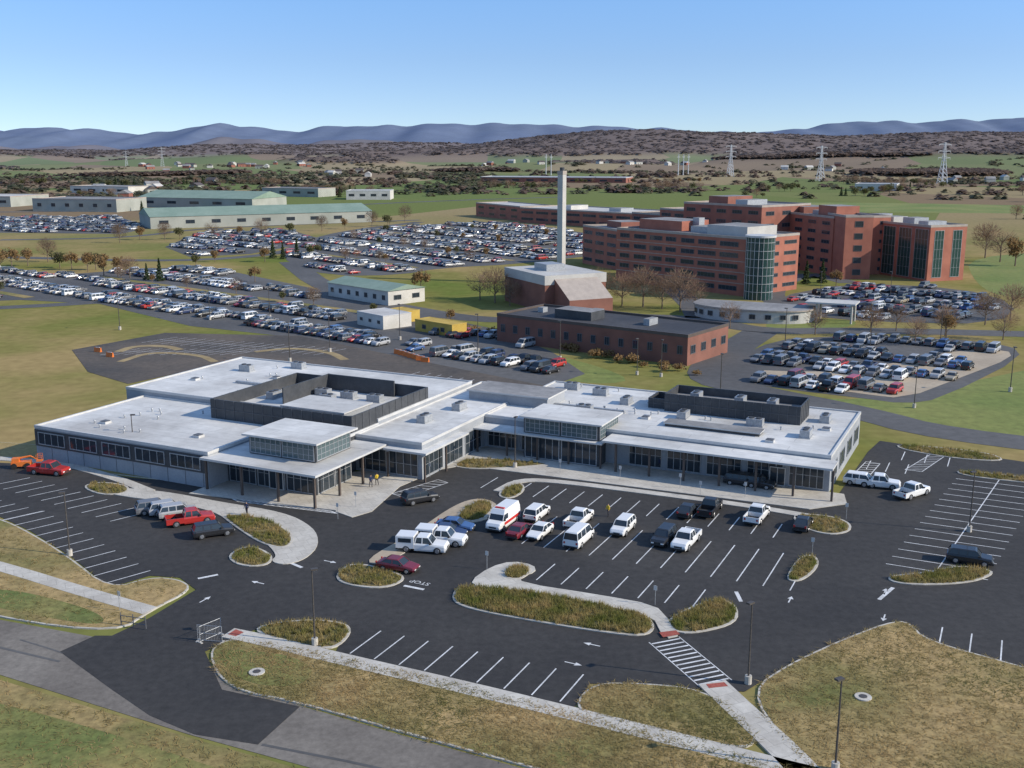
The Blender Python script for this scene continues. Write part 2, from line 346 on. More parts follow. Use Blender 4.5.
LOT1=GP([(-120,262),(0,268),(60,275),(150,268),(215,268),(330,292),(420,314),(500,330),(552,352),(585,374),(545,388),(470,372),(380,354),(300,338),(190,326),(100,304),(20,300),(-120,305)])
LOT2=chaikin(GP([(280,252),(340,234),(400,226),(480,222),(570,230),(618,240),(606,254),(520,264),(440,268),(400,275),(330,276),(290,264)]),1)
LOT0=GP([(165,247),(200,232),(290,230),(325,240),(250,254),(190,257)])
LOT00=GP([(-60,217),(120,217),(150,228),(120,234),(-60,232)])
LOT3=chaikin(GP([(712,378),(752,348),(800,336),(940,338),(1012,345),(1022,358),(940,399),(905,404),(860,398),(790,390)]),1)
LOT4=chaikin(GP([(770,298),(850,283),(960,288),(1018,304),(1000,324),(870,322),(790,314)]),1)
LOTS=[LOT1,LOT2,LOT0,LOT00,LOT3,LOT4]
sheet('car_park_surface',LOTS,M_asph_far,.03,'worn asphalt of the hospital car parks')
sheet('rear_car_park',[GP([(72,350),(165,333),(300,336),(420,361),(560,389),(560,398),(430,380),(245,359),(128,384),(88,372)])],M_asph_brown,.05,'empty gritty asphalt lot behind the clinic')
sheet('stall_pads',[chaikin(GP([(752,370),(800,372),(850,371),(900,362),(960,350),(1008,350),(1012,358),(960,378),(905,399),(860,394),(800,384)]),1)],M_conc_tan,.06,'tan concrete stall paving')
sheet('bare_soil_arcs',[ribbon(GP([(118,352),(135,346),(165,346),(180,350)]),2.2),ribbon(GP([(120,362),(150,352),(200,355),(215,362)]),1.8),ribbon(GP([(255,352),(290,348),(330,352),(345,360)]),2.)],M_field_tan,.066,'tan soil arcs left on the old lot')
RD=[ribbon(GP([(-200,252),(0,257),(180,262),(280,254),(300,246),(340,232),(420,222)]),8),
    ribbon(GP([(290,262),(330,292),(420,312),(500,322),(600,316),(700,318),(760,332),(860,330),(1100,336)]),9),
    ribbon(GP([(760,332),(728,352),(700,378),(760,392),(860,412),(940,434),(1200,462)]),9),
    ribbon(GP([(-100,312),(40,306),(100,302)]),7),
    ribbon(GP([(610,240),(690,300),(700,318)]),8),
    ribbon(GP([(800,312),(770,300),(775,285),(810,272),(850,283)]),8),
    ribbon(GP([(-300,212),(200,212),(500,198),(800,192),(1300,196)]),10),
    ribbon(GP([(0,240),(130,238),(200,228),(420,220)]),7)]
sheet('campus_road',RD,M_asph_far,.04,'grey campus roads between the car parks')
sheet('public_road',[GP([(-400,525),(-200,575),(0,620),(110,640),(215,668),(300,706),(400,735),(520,768),(800,840),(1100,905),(800,980),(480,830),(310,768),(190,735),(0,675),(-200,622),(-400,575)])],M_asph_old,.03,'faded old public road with patches')
NEW=GP([(-300,440),(-120,450),(0,463),(60,466),(130,478),(215,484),(345,495),(400,468),(470,462),(600,470),(835,500),(868,452),(880,441),(900,444),(1024,462),(1300,495),(1500,700),(1300,745),(1024,668),(910,640),(905,622),(850,637),(790,664),(745,692),(705,690),(640,684),(590,684),(574,708),(470,684),(335,655),(345,632),(255,630),(232,640),(205,652),(222,690),(300,707),(258,745),(195,735),(150,716),(112,690),(60,652),(95,636),(112,636),(150,618),(196,590),(180,578),(150,576),(110,588),(70,556),(30,531),(0,517),(-150,470),(-300,460)])
sheet('car_park_asphalt',[NEW],M_asph,.045,'fresh black asphalt of the new car park')
sheet('road_patch',[ribbon(GP([(-200,598),(0,648),(60,662)]),.3),ribbon(GP([(262,745),(400,772),(480,800)]),.3),ribbon(GP([(20,640),(60,652),(100,668)]),.2)],M_asph_far,.042,'dark tar seams on the old road')
WALK=[ribbon(GP([(-300,500),(-150,527),(0,567),(80,592),(150,612)]),1.9),
      ribbon(GP([(228,634),(262,641),(335,659),(470,690),(600,722),(740,757),(820,778),(1000,815)]),2.0),
      ribbon(GP([(712,684),(748,718),(785,752),(815,785)]),2.6)]
mb=MB()
for P in WALK: mb.flat(P,.172,M_conc); mb.skirt(P,.0,.172,M_kerb)
WALK=[ribbon(GP([(-200,445),(0,459),(60,463),(115,478),(150,492)]),1.6),
      GP([(335,512),(372,492),(415,465),(450,452),(475,452),(480,463),(440,470),(400,487),(372,512),(352,518)])]
for P in WALK: mb.flat(P,.12,M_conc); mb.skirt(P,.0,.12,M_kerb)
P=[UV(-79,130),UV(-79,141),UV(-19,141),UV(-18,137),UV(-22,132.8),UV(-60,131)]
mb.flat(P,.124,M_conc); mb.skirt(P,0,.124,M_kerb)
P=[UV(-98,103),UV(-98,110),UV(-78,125),UV(-74,124),UV(-76,106)]
mb.flat(P,.128,M_conc); mb.skirt(P,0,.128,M_kerb)
struct('pavement',mb.mesh('pavement'),'pale concrete pavements around the clinic')
TUFTP=[]
def island(px,mat_top,kerb=.28,sm=2,tuft=0,z=.14,name='traffic_island',label='kerbed planting island with ornamental grasses'):
    P=chaikin(GP(px),sm); I=inset(P,kerb); mb=MB()
    mb.skirt(P,0,z,M_kerb); mb.flat(P,z,M_kerb); mb.flat(I,z+.012,mat_top)
    struct(name,mb.mesh(name),label,cat='island')
    if tuft: TUFTP.append((I,tuft))
    return P
cr=GP([(92,487),(160,491),(222,503),(285,513),(314,528),(320,545),(306,560),(284,566),(270,562),(278,556),(262,540),(232,525),(215,512),(170,503),(108,495)])
P=chaikin(cr,2); mb=MB(); mb.skirt(P,0,.13,M_kerb); mb.flat(P,.13,M_conc); struct('dropoff_pavement',mb.mesh('dropoff_pavement'),'curved concrete pavement beside the drop-off lane')
island([(218,514),(262,517),(285,528),(296,540),(285,550),(262,545),(238,530)],M_mulch,tuft=260,z=.15)
island([(225,556),(250,545),(275,556),(268,567),(238,567)],M_mulch,tuft=120)
island([(333,577),(352,562),(395,572),(408,580),(385,590),(345,586)],M_mulch,tuft=160)
P=chaikin(GP([(362,562),(415,533),(455,505),(480,498),(500,505),(492,520),(462,525),(420,545),(382,566)]),2)
mb=MB(); mb.skirt(P,0,.13,M_kerb); mb.flat(P,.13,M_conc_tan); struct('median_pavement',mb.mesh('median_pavement'),'concrete median beside parked pickups')
island([(452,520),(470,503),(492,501),(494,512),(478,523)],M_mulch,tuft=220,z=.15)
island([(450,600),(458,586),(500,588),(560,596),(645,614),(657,628),(645,638),(600,633),(520,620),(465,609)],M_mulch,tuft=1500)
island([(664,622),(690,608),(716,598),(738,606),(738,624),(700,634),(675,634)],M_mulch,tuft=380)
P=chaikin(GP([(470,582),(490,568),(512,562),(534,566),(536,573),(520,577),(522,584),(600,596),(655,606),(668,620),(682,636),(664,640),(652,616),(600,605),(520,592),(478,588)]),1)
mb=MB(); mb.skirt(P,0,.145,M_kerb); mb.flat(P,.145,M_conc); struct('centre_walkway',mb.mesh('centre_walkway'),'concrete walkway through the planted island')
sheet('tactile_pad',[GP([(659,634),(676,632),(680,636),(663,639)]),GP([(706,686),(724,684),(728,688),(709,690)]),GP([(228,636),(236,631),(244,634),(236,638)])],M_pad,.185,'red tactile paving pads at crossings')
island([(500,577),(512,565),(530,567),(532,573),(518,582)],M_mulch,tuft=120,z=.16)
island([(785,578),(800,556),(816,556),(820,566),(806,580),(792,583)],M_mulch,tuft=140)
island([(882,577),(930,573),(955,566),(990,570),(994,576),(965,585),(900,586)],M_mulch,tuft=300)
island([(250,628),(300,620),(340,622),(354,630),(340,648),(318,650),(270,640)],M_mulch,tuft=260)
P=ribbon(GP([(498,492),(520,480),(560,482),(640,492),(740,505),(800,515),(838,522)]),1.5); mb=MB(); mb.skirt(P,0,.13,M_kerb); mb.flat(P,.13,M_conc); struct('lot_edge_walk',mb.mesh('lot_edge_walk'),'thin curved concrete walk edging the central lot')
island([(790,514),(830,516),(852,524),(850,533),(828,536),(800,528)],M_mulch,tuft=120)
island([(496,497),(505,487),(522,483),(526,491),(512,500)],M_mulch,tuft=60)
island([(895,444),(985,452),(1010,462),(960,460),(900,450)],M_mulch,tuft=250)
island([(955,470),(1030,478),(1100,490),(1030,484),(960,476)],M_mulch,tuft=150)
island([(80,487),(100,482),(130,486),(128,494),(100,496)],M_mulch,tuft=70)
island([(450,466),(470,457),(560,464),(520,468),(470,470)],M_mulch,tuft=100)
V1=island([(0,519),(30,533),(70,558),(110,590),(150,578),(180,580),(194,590),(150,612),(118,634),(0,620),(-200,570),(-400,520),(-300,462),(-150,472)],M_meadow,kerb=.2,sm=2,name='verge',label='rough grass verge with kerb at the entrance')
V2=island([(207,655),(222,642),(240,640),(335,657),(470,688),(740,757),(900,800),(1100,900),(800,842),(520,766),(400,733),(300,704),(226,690)],M_meadow,kerb=.2,sm=2,name='verge',label='rough grass verge along the public road')
V3=island([(572,708),(592,684),(640,684),(704,690),(745,722),(760,742),(738,752),(600,718)],M_meadow,kerb=.2,sm=2,name='verge',label='grass verge between pavement and car park')
V4=island([(748,692),(790,664),(850,637),(895,621),(912,625),(925,641),(1024,668),(1300,745),(1500,1100),(900,1000),(830,790),(785,745)],M_meadow,kerb=.2,sm=2,name='verge',label='large dry grass area with kerb')
V5=GP([(-400,580),(-200,626),(0,680),(190,738),(310,772),(480,832),(300,1100),(-500,900)])
sheet('roadside_meadow',[V5],M_meadow,.02,'rough meadow beside the old road')
sheet('green_grass_patch',[chaikin(GP([(216,658),(228,650),(290,656),(318,672),(296,690),(240,684)]),3),chaikin(GP([(0,588),(70,604),(106,618),(100,628),(20,614),(-60,596)]),3)],M_meadowg,.157,'greener grass patches on the verges')
sheet('green_roadside_grass',[chaikin(GP([(-60,690),(60,718),(200,762),(280,792),(180,830),(60,800),(-80,740)]),3)],M_meadowg,.026,'greener roadside grass')
V6=island([(-250,425),(36,445),(130,468),(205,482),(160,480),(110,474),(60,462),(0,458),(-200,446)],M_lawn,kerb=.1,sm=0,z=.08,name='verge',label='dry grass strip beside the clinic wall')
# markings
mk=MB(); ZM=.055
def line(p,q,wd=.13,z=None,m=None):
    z=ZM if z is None else z
    t=(q-p).normalized(); nn=Vector((-t.y,t.x))*wd/2
    mk.face([((p-nn).x,(p-nn).y,z),((q-nn).x,(q-nn).y,z),((q+nn).x,(q+nn).y,z),((p+nn).x,(p+nn).y,z)],m or M_paint)
def stalls(p,q,d,Ln,sp=2.75,both=False,spine=False):
    n=max(1,int(round((q-p).length/sp)))
    for i in range(n+1):
        c=p+(q-p)*i/n; line(c-(d*Ln if both else d*0),c+d*Ln)
    if spine: line(p,q,z=ZM+.004)
B2=Vector((-SA,CA)); A2=Vector((CA,SA))
def hatch(P,sp=1.1):
    for i in range(4): line(P[i],P[(i+1)%4],.12,ZM+.004)
    n=max(2,int((P[1]-P[0]).length/sp))
    for i in range(n): line(P[0].lerp(P[1],i/n),P[3].lerp(P[2],min(1,(i+1)/n)),.12)
stalls(G(350,654),G(560,702),B2,5.2)
stalls(UV(-44,96.8),UV(-27,97.2),B2,5.0)
stalls(UV(-50,111),UV(-19,111),B2,5.2,both=True)
stalls(UV(-64,127.5),UV(-24,125.8),-B2,5.2)
D45=Vector((.72,.69))
stalls(G(2,521),G(104,584),D45,5.2)
stalls(G(-150,480),G(0,521),D45,5.2)
stalls(G(30,478),G(150,512),-D45,5.2)
stalls(G(1000,479),G(936,572),A2,5.2,both=True,spine=True)
stalls(G(1130,505),G(1090,590),A2,5.2,both=True,spine=True)
stalls(G(938,650),G(1250,722),B2,5.2)
stalls(G(866,470),G(905,474),B2,5.0)
stalls(G(905,452),G(950,458),-B2,5.0)
hatch([G(232,499),G(330,511),G(338,514),G(238,502)])
hatch([G(392,494),G(438,480),G(448,483),G(404,498)])
hatch([G(560,472),G(640,479),G(642,483),G(560,476)])
hatch([G(850,478),G(866,462),G(880,464),G(866,480)])
hatch([G(905,470),G(930,455),G(944,457),G(922,472)])
c0,c1=G(664,640),G(716,684); t=(c1-c0); n_=12; side=Vector((-t.y,t.x)).normalized()
for i in range(n_):
    c=c0+t*(i+.5)/n_; line(c-side*1.5,c+side*1.5,.2)
line(c0-side*1.6,c1-side*1.6,.1,ZM+.004); line(c0+side*1.6,c1+side*1.6,.1,ZM+.004)
for a,b in (((198,579),(218,575)),((404,586),(424,590)),((879,600),(893,588)),((736,592),(741,602)),((290,563),(302,568))): line(G(*a),G(*b),.4)
def arrow(p,d,s=.62):
    nn=Vector((-d.y,d.x)); line(p-d*1.3*s,p+d*.3*s,.22*s)
    a=p+d*.3*s; mk.face([((a-nn*.5*s).x,(a-nn*.5*s).y,ZM),((a+d*1.1*s).x,(a+d*1.1*s).y,ZM),((a+nn*.5*s).x,(a+nn*.5*s).y,ZM)],M_paint)
for px,d in (((592,645),-A2),((573,664),A2),((258,583),-A2),((205,600),B2),((885,592),B2),((330,562),A2),((884,618),-B2),((790,600),B2)): arrow(G(*px),d)
ZM=.062
stalls(G(160,340),G(330,352),Vector((.62,.78)),5,both=True,spine=True)
stalls(G(120,352),G(250,352),Vector((.62,.78)),5,both=True,spine=True)
stalls(G(420,372),G(545,390),-Vector((.5,.86)),5)
struct('parking_marking',mk.mesh('parking_marking'),'white painted stall lines, arrows and crossing bars',cat='marking')
DIV=[]
def fillrows(P,ang,occ,first=3.,sp=2.8,pitch=19.5,divider=False):
    d=Vector((math.cos(ang),math.sin(ang))); nn=Vector((-d.y,d.x)); us=[p.dot(d) for p in P]; vs=[p.dot(nn) for p in P]; out=[]
    v=min(vs)+first; r=0
    while v<max(vs)-2:
        for k,off in enumerate((0,5.4)):
            u=min(us)+1; run=0
            while u<max(us):
                c=d*u+nn*(v+off)
                if run>0: run-=1
                elif all(inpoly((c+e),P) for e in (d*4,-d*4,nn*3.4,-nn*3.4)):
                    if random.random()<.04: run=random.randrange(1,6)
                    elif random.random()<occ: out.append((c+nn*random.uniform(-.35,.35),ang+math.pi/2+random.choice([0,math.pi])+random.uniform(-.04,.04)))
                u+=sp
        r+=1
        if divider and r%2==0:
            us_=[u for u in np.arange(min(us),max(us),3.) if inpoly(d*float(u)+nn*(v+12.),P)]
            if len(us_)>8:
                a=d*float(us_[3])+nn*(v+13.5); b_=d*float(us_[-4])+nn*(v+13.5); DIV.append([a-nn*1.7,b_-nn*1.7,b_+nn*1.7,a+nn*1.7]); v+=5
        v+=pitch
    return out
FC=fillrows(LOT1,math.radians(-39),.82,divider=True)+fillrows(LOT2,math.radians(-50),.88,pitch=21,divider=True)+fillrows(LOT3,math.radians(-36),.93,first=4,pitch=18.5)+fillrows(LOT4,math.radians(-45),.88,pitch=20)+fillrows(LOT0,math.radians(-40),.85,pitch=21)+fillrows(LOT00,math.radians(-30),.8,pitch=21)
sheet('planted_divider',[p for p in DIV],M_lawn,.07,'narrow grass dividers between parking rows')
fc=bpy.data.curves.new('stop_legend','FONT'); fc.body='STOP'; fc.size=1.0; fc.align_x='CENTER'; fc.align_y='CENTER'
o=bpy.data.objects.new('stop_legend',fc); COL.objects.link(o); p=G(420,583); o.location=(p.x,p.y,.058); o.rotation_euler=(0,0,ANG+math.pi)
o['label']='white STOP legend painted on asphalt'; o['category']='road marking'; o['kind']='structure'; fc.materials.append(M_paint)
# grass tufts
def blades(pts,hmin,hmax,spread,nb,m,name,label,wb=.06):
    n=len(pts); P=np.repeat(np.array(pts),nb,axis=0); k=len(P)
    ang=rng.uniform(0,6.28,k); hh=rng.uniform(hmin,hmax,k); o1=rng.normal(0,spread*.4,(k,2)); o2=o1+rng.normal(0,spread*.7,(k,2))
    dx=np.cos(ang)*wb; dy=np.sin(ang)*wb
    v=np.zeros((k,3,3)); v[:,0,0]=P[:,0]+o1[:,0]-dx; v[:,0,1]=P[:,1]+o1[:,1]-dy; v[:,1,0]=P[:,0]+o1[:,0]+dx; v[:,1,1]=P[:,1]+o1[:,1]+dy
    v[:,2,0]=P[:,0]+o2[:,0]; v[:,2,1]=P[:,1]+o2[:,1]; v[:,:,2]=P[:,2:3]; v[:,2,2]+=hh
    me=bpy.data.meshes.new(name); me.from_pydata(v.reshape(-1,3).tolist(),[],np.arange(k*3).reshape(-1,3).tolist()); me.materials.append(m)
    return struct(name,me,label,kind='stuff',cat='grass')
def sample(P,n,z):
    xs_=[p[0] for p in P]; ys_=[p[1] for p in P]; out=[]; t=0
    while len(out)<n and t<n*30:
        t+=1; q=(random.uniform(min(xs_),max(xs_)),random.uniform(min(ys_),max(ys_)))
        if inpoly(q,P): out.append((q[0],q[1],z))
    return out
pts=[]
for P,k in TUFTP: pts+=sample(P,int(k*1.2),.15)
blades(pts,.22,.6,.24,9,M_tuft,'ornamental_grass','clumps of ornamental grass in planting islands',.04)
pts=sample(V3,1000,.14)+sample(V2,5500,.14)+sample(V1,3000,.14)+sample(V4,8500,.14)+sample(V5,4500,.02)
W1=ribbon(GP([(-300,500),(-150,527),(0,567),(80,592),(150,612)]),2.4); pts=[p for p in pts if not inpoly(p[:2],W1)]
blades(pts,.04,.18,.45,5,M_tuftm,'meadow_grass','short dry meadow grass on the verges',.05)
# ---------------------------------------------------------------- windows/buildings
WC={}
def winmesh(w_,h_,nx,nz_,fr,gl,name='window'):
    k=(round(w_,2),round(h_,2),nx,nz_,fr.name,gl.name,name)
    if k in WC: return WC[k]
    mb=MB(); t=.12; mb.face([(0,-.03,0),(w_,-.03,0),(w_,-.03,h_),(0,-.03,h_)],gl)
    mb.box(0,w_,-.1,0,0,t,fr); mb.box(0,w_,-.1,0,h_-t,h_,fr); mb.box(0,t,-.1,0,t,h_-t,fr); mb.box(w_-t,w_,-.1,0,t,h_-t,fr)
    for i in range(1,nx): mb.box(w_*i/nx-.04,w_*i/nx+.04,-.08,-.02,t,h_-t,fr)
    for i in range(1,nz_): mb.box(t,w_-t,-.065,-.02,h_*i/nz_-.03,h_*i/nz_+.03,fr)
    WC[k]=mb.mesh(name); return WC[k]
def addwin(parent,x0,x1,y0,y1,face,s0,z,w_,h_,nx,nz_,fr,gl,name='window'):
    me=winmesh(w_,h_,nx,nz_,fr,gl,name)
    if face=='front': loc=(x0+s0,y0,z);r=0
    elif face=='right': loc=(x1,y0+s0,z);r=math.pi/2
    elif face=='left': loc=(x0,y1-s0,z);r=-math.pi/2
    else: loc=(x1-s0,y1,z);r=math.pi
    return part(me,name,parent,loc,r)
def roofed(mb_wall,mb_roof,x0,x1,y0,y1,z0,z1,wm,rm,trim,par=.45,pt=.3,e=.05):
    mb_wall.box(x0,x1,y0,y1,z0,z1-.2,wm)
    mb_roof.box(x0-e,x1+e,y0-e,y1+e,z1-.2,z1-.01,trim,rm)
    for a in ((x0-e,x1+e,y0-e,y0+pt),(x0-e,x1+e,y1-pt,y1+e),(x0-e,x0+pt,y0+pt,y1-pt),(x1-pt,x1+e,y0+pt,y1-pt)):
        mb_roof.box(*a,z1-.01,z1+par-.01,trim)
U0,V0=-76.,132.
o2=UV(U0,V0); clinic=thing('clinic_building','sprawling single storey grey clinic with white flat roofs and canopies','building',(o2.x,o2.y,0),ANG)
Wm=MB(); Rm=MB()
def Rb(u0,u1,v0,v1,z1,wm=M_greywall,rm=M_roof,tr=M_trim,z0=0,par=.22): roofed(Wm,Rm,u0-U0,u1-U0,v0-V0,v1-V0,z0,z1,wm,rm,tr,par,.25)
Rb(-130,-97,106,128,5.0)
Rb(-134,-84,128,157.5,6.0)
Rb(-97,-84,118,128,5.4,wm=M_dark)
Rb(-84,-73,122,161,5.2)
Rb(-73,-21,141,168,5.0)
part(Wm.mesh('wall'),'wall',clinic); part(Rm.mesh('roof'),'roof',clinic)
def cbox(name,bx,label=None,**k):
    mb=MB()
    for b_ in bx: mb.box(b_[0]-U0,b_[1]-U0,b_[2]-V0,b_[3]-V0,b_[4],b_[5],b_[6],b_[7] if len(b_)>7 else None)
    return part(mb.mesh(name),name,clinic,label=label)
cbox('cladding_band',[(-130.06,-97.2,105.94,106,2.1,4.6,M_dark),(-130.06,-130,106,127.9,2.1,4.6,M_dark)],'dark cladding band above grey wall panels')
cbox('panel_joint',[(-130+3.2*i-.03,-130+3.2*i+.03,105.97,106,0,2.1,M_mull) for i in range(1,11)])
cbox('entrance_hall',[(-96.9,-82,109.7,117.9,0,4.25,M_dark),(-93,-82,109.8,117.9,4.62,7.2,M_dark)],'glazed entrance hall with raised clerestory')
cbox('hall_roof',[(-93.6,-81.2,109,118.6,7.2,7.45,M_trim,M_roof)])
cbox('canopy',[(-97.6,-78.6,105,109.6,4.3,4.6,M_trim,M_roof),(-97.6,-78.6,109.6,118.2,4.3,4.57,M_trim,M_roof),(-84,-78.6,118.2,121.8,4.3,4.6,M_trim,M_roof)],'broad white entrance canopy')
cbox('canopy',[(-78.4,-71.5,120.5,133,4.1,4.38,M_trim,M_roof)])
cbox('canopy',[(-73,-52.2,137.2,140.9,3.7,3.92,M_trim,M_roof)])
cbox('canopy',[(-52,-20,136.6,140.9,4.35,4.62,M_trim,M_roof)],'long white canopy on slim columns')
colm=MB(); colm.box(-.14,.14,-.14,.14,0,4.3,M_brown); colm=colm.mesh('column')
for u,v in [(-97,105.5),(-91,105.5),(-85,105.5),(-79.2,105.5),(-79.2,111),(-79.2,116.5)]+[(-50+5*i,137.1) for i in range(7)]: part(colm,'column',clinic,(u-U0,v-V0,0))
colm=MB(); colm.box(-.12,.12,-.12,.12,0,3.7,M_brown); colm=colm.mesh('column')
for u,v in [(-72.5+5*i,137.6) for i in range(5)]+[(-78,121),(-72,121),(-72,127)]: part(colm,'column',clinic,(u-U0,v-V0,0))
def cw(face,u0,u1,v0,v1,s,z,w_,h_,nx,nz_,fr=M_steel,gl=M_glass,name='window'): addwin(clinic,u0-U0,u1-U0,v0-V0,v1-V0,face,s,z,w_,h_,nx,nz_,fr,gl,name)
for i in range(5): cw('front',-130,-97,105.93,128,.7+6.4*i,2.4,5.4,1.9,4,1,M_steel)
for i in range(3): cw('left',-130.07,-97,106,128,1.2+6.8*i,2.4,5.1,1.9,4,1,M_steel)
for i in range(4): cw('left',-134,-84,128,157.5,1.2+7*i,2.2,5.1,2.7,4,1,M_dark)
for i in range(3): cw('front',-96.9,-82,109.7,118,.3+4.9*i,.2,4.6,3.8,4,2)
cw('right',-97,-82,109.7,118,.2,.2,3.8,3.8,3,2); cw('right',-97,-82,109.7,118,4.2,.2,3.8,3.8,3,2)
for i in range(2): cw('front',-93,-82,109.8,118,.2+5.4*i,4.75,5.2,2.35,6,3,M_steel,M_glassb)
cw('right',-93,-82,109.8,118,.2,4.75,7.7,2.35,8,3,M_steel,M_glassb); cw('left',-93,-82,109.8,118,.2,4.75,7.7,2.35,8,3,M_steel,M_glassb)
cw('front',-90,-87,109.58,118,.3,.1,2.4,3.0,2,1,M_trim,M_glass,'door')
for i in range(2): cw('front',-84,-73,122,161,.4+5.2*i,.3,4.8,3.4,4,2)
for i in range(3): cw('right',-84,-73,122,141,.5+6*i,.3,5.2,3.4,4,2)
for i in range(9): 
    s=.6+5.75*i
    if 8<s<19: continue
    cw('front',-73,-21,141,168,s,.3,5.0 if i<8 else 4.7,3.5,5,2)
cw('front',-30,-21,140.85,168,1,.12,2.2,2.6,2,1,M_trim,M_glass,'door')
for i in range(4): cw('right',-73,-21,141,168,1.2+6.6*i,1.2,4.2,2.4,3,1)
cbox('clerestory',[(-65,-53,138.2,146,0,3.6,M_dark),(-65,-53,138.2,146,3.98,6.3,M_dark)],'second raised glazed entrance block')
cbox('clerestory_roof',[(-65.5,-52.4,137.6,146.5,6.3,6.52,M_trim,M_roof)])
for i in range(2): cw('front',-65,-53,138.2,146,.2+5.9*i,4.1,5.6,2.1,7,3,M_steel,M_glassb); cw('front',-65,-53,138.2,146,.2+5.9*i,.2,5.6,3.3,5,1)
cw('right',-65,-53,138.2,146,.2,4.1,7.4,2.1,8,3,M_steel,M_glassb)
def ring(u0,u1,v0,v1,z0,z1,t=.2,step=1.8):
    L_=[(u0,u1,v0,v0+t,z0,z1,M_dark),(u0,u1,v1-t,v1,z0,z1,M_dark),(u0,u0+t,v0+t,v1-t,z0,z1,M_dark),(u1-t,u1,v0+t,v1-t,z0,z1,M_dark)]
    k=u0+.9
    while k<u1-.5: L_.append((k,k+.07,v0-.07,v0,z0+.1,z1+.03,M_mull)); k+=step
    k=v0+.9
    while k<v1-.5: L_.append((u1,u1+.07,k,k+.07,z0+.1,z1+.03,M_mull)); L_.append((u0-.07,u0,k,k+.07,z0+.1,z1+.03,M_mull)); k+=step
    L_.append((u0-.1,u1+.1,v0-.11,v0-.075,(z0+z1)/2,(z0+z1)/2+.08,M_mull))
    return L_
cbox('mechanical_screen',ring(-110,-84.2,121.5,143,5.0,8.0),'charcoal panel screen around rooftop plant')
cbox('mechanical_screen',[(-103,-103+.2,130,142.5,5.8,8.6,M_dark),(-103,-90,142,142.3,5.8,8.6,M_dark)])
cbox('plant_room',[(-99,-88,125,132,5.2,7.2,M_greywall),(-99.3,-87.7,124.7,132.3,7.2,7.42,M_trim,M_roof)])
cbox('plant_room',[(-80,-66,149,156,4.9,6.6,M_greywall),(-80.3,-65.7,148.7,156.3,6.6,6.82,M_trim,M_greyroof)])
cbox('plant_room',[(-46,-32,147,149.5,4.9,5.4,M_dark),(-46.2,-31.8,146.8,149.7,5.4,5.55,M_trim,M_greyroof)])
cbox('mechanical_screen',ring(-49,-28,156,163,4.9,7.8,step=1.3)+[(-48.8,-28.2,156.2,162.8,6.4,6.5,M_greyroof)],'dark louvred screen on the long wing')
cbox('mechanical_screen',ring(-52,-49.1,157,162,4.9,6.6))
cbox('roof_duct',[(-66,-54,151.5,152.1,5.0,5.4,M_steel)],'galvanised duct on the roof')
cbox('roof_duct',[(-120,-113,139,139.6,6.0,6.4,M_steel)],'galvanised duct on the roof')
rt=MB(); rt.box(-1.3,1.3,-.8,.8,0,.2,M_steel); rt.box(-1.2,1.2,-.7,.7,.2,1.15,M_steel); rt.tube((-.55,0,1.15),(-.55,0,1.3),.42,.42,12,M_dark); rt.tube((.55,0,1.15),(.55,0,1.3),.42,.42,12,M_dark); rt=rt.mesh('rooftop_unit')
for u,v,z in [(-107,126,5),(-107,133,6),(-101,138,6),(-96,138,6),(-91,138,6),(-106,139,6),(-98,135,6),(-87,126,5.4),(-56,158,5),(-60,150,5),(-45,160,6.5),(-38,160,6.5),(-33,160,6.5),(-78,142,5.2),(-125,148,6),(-26,150,5),(-68,164,5),(-25,160,5),(-62,162,5),(-118,154,6),(-79,133,5.2),(-45,153,5),(-34,153,5)]: part(rt,'rooftop_unit',clinic,(u-U0,v-V0,z-.03),random.choice([0,math.pi/2]))
hc=MB(); hc.box(-.6,.6,-.6,.6,0,.35,M_trim); hc.box(-.5,.5,-.5,.5,.35,.45,M_mull); hc=hc.mesh('roof_hatch')
for u,v,z in [(-122,112,5),(-104,112,5),(-128,138,6),(-116,145,6),(-67,147,5),(-50,150,5),(-30,145,5),(-24,155,5)]: part(hc,'roof_hatch',clinic,(u-U0,v-V0,z-.03))
vt=MB(); vt.tube((0,0,0),(0,0,.45),.1,.1,8,M_steel); vt.tube((0,0,.45),(0,0,.55),.18,.14,8,M_steel); vt=vt.mesh('roof_vent')
for i in range(40):
    u=random.choice([random.uniform(-128,-112),random.uniform(-72,-22),random.uniform(-72,-22)])
    if u<-111: v=random.choice([random.uniform(108,125),random.uniform(130,155)]); z=4.97 if v<127 else 5.97
    else: v=random.choice([random.uniform(151,155),random.uniform(150,155),random.uniform(163.5,167)]); z=4.97
    part(vt,'roof_vent',clinic,(u-U0,v-V0,z))
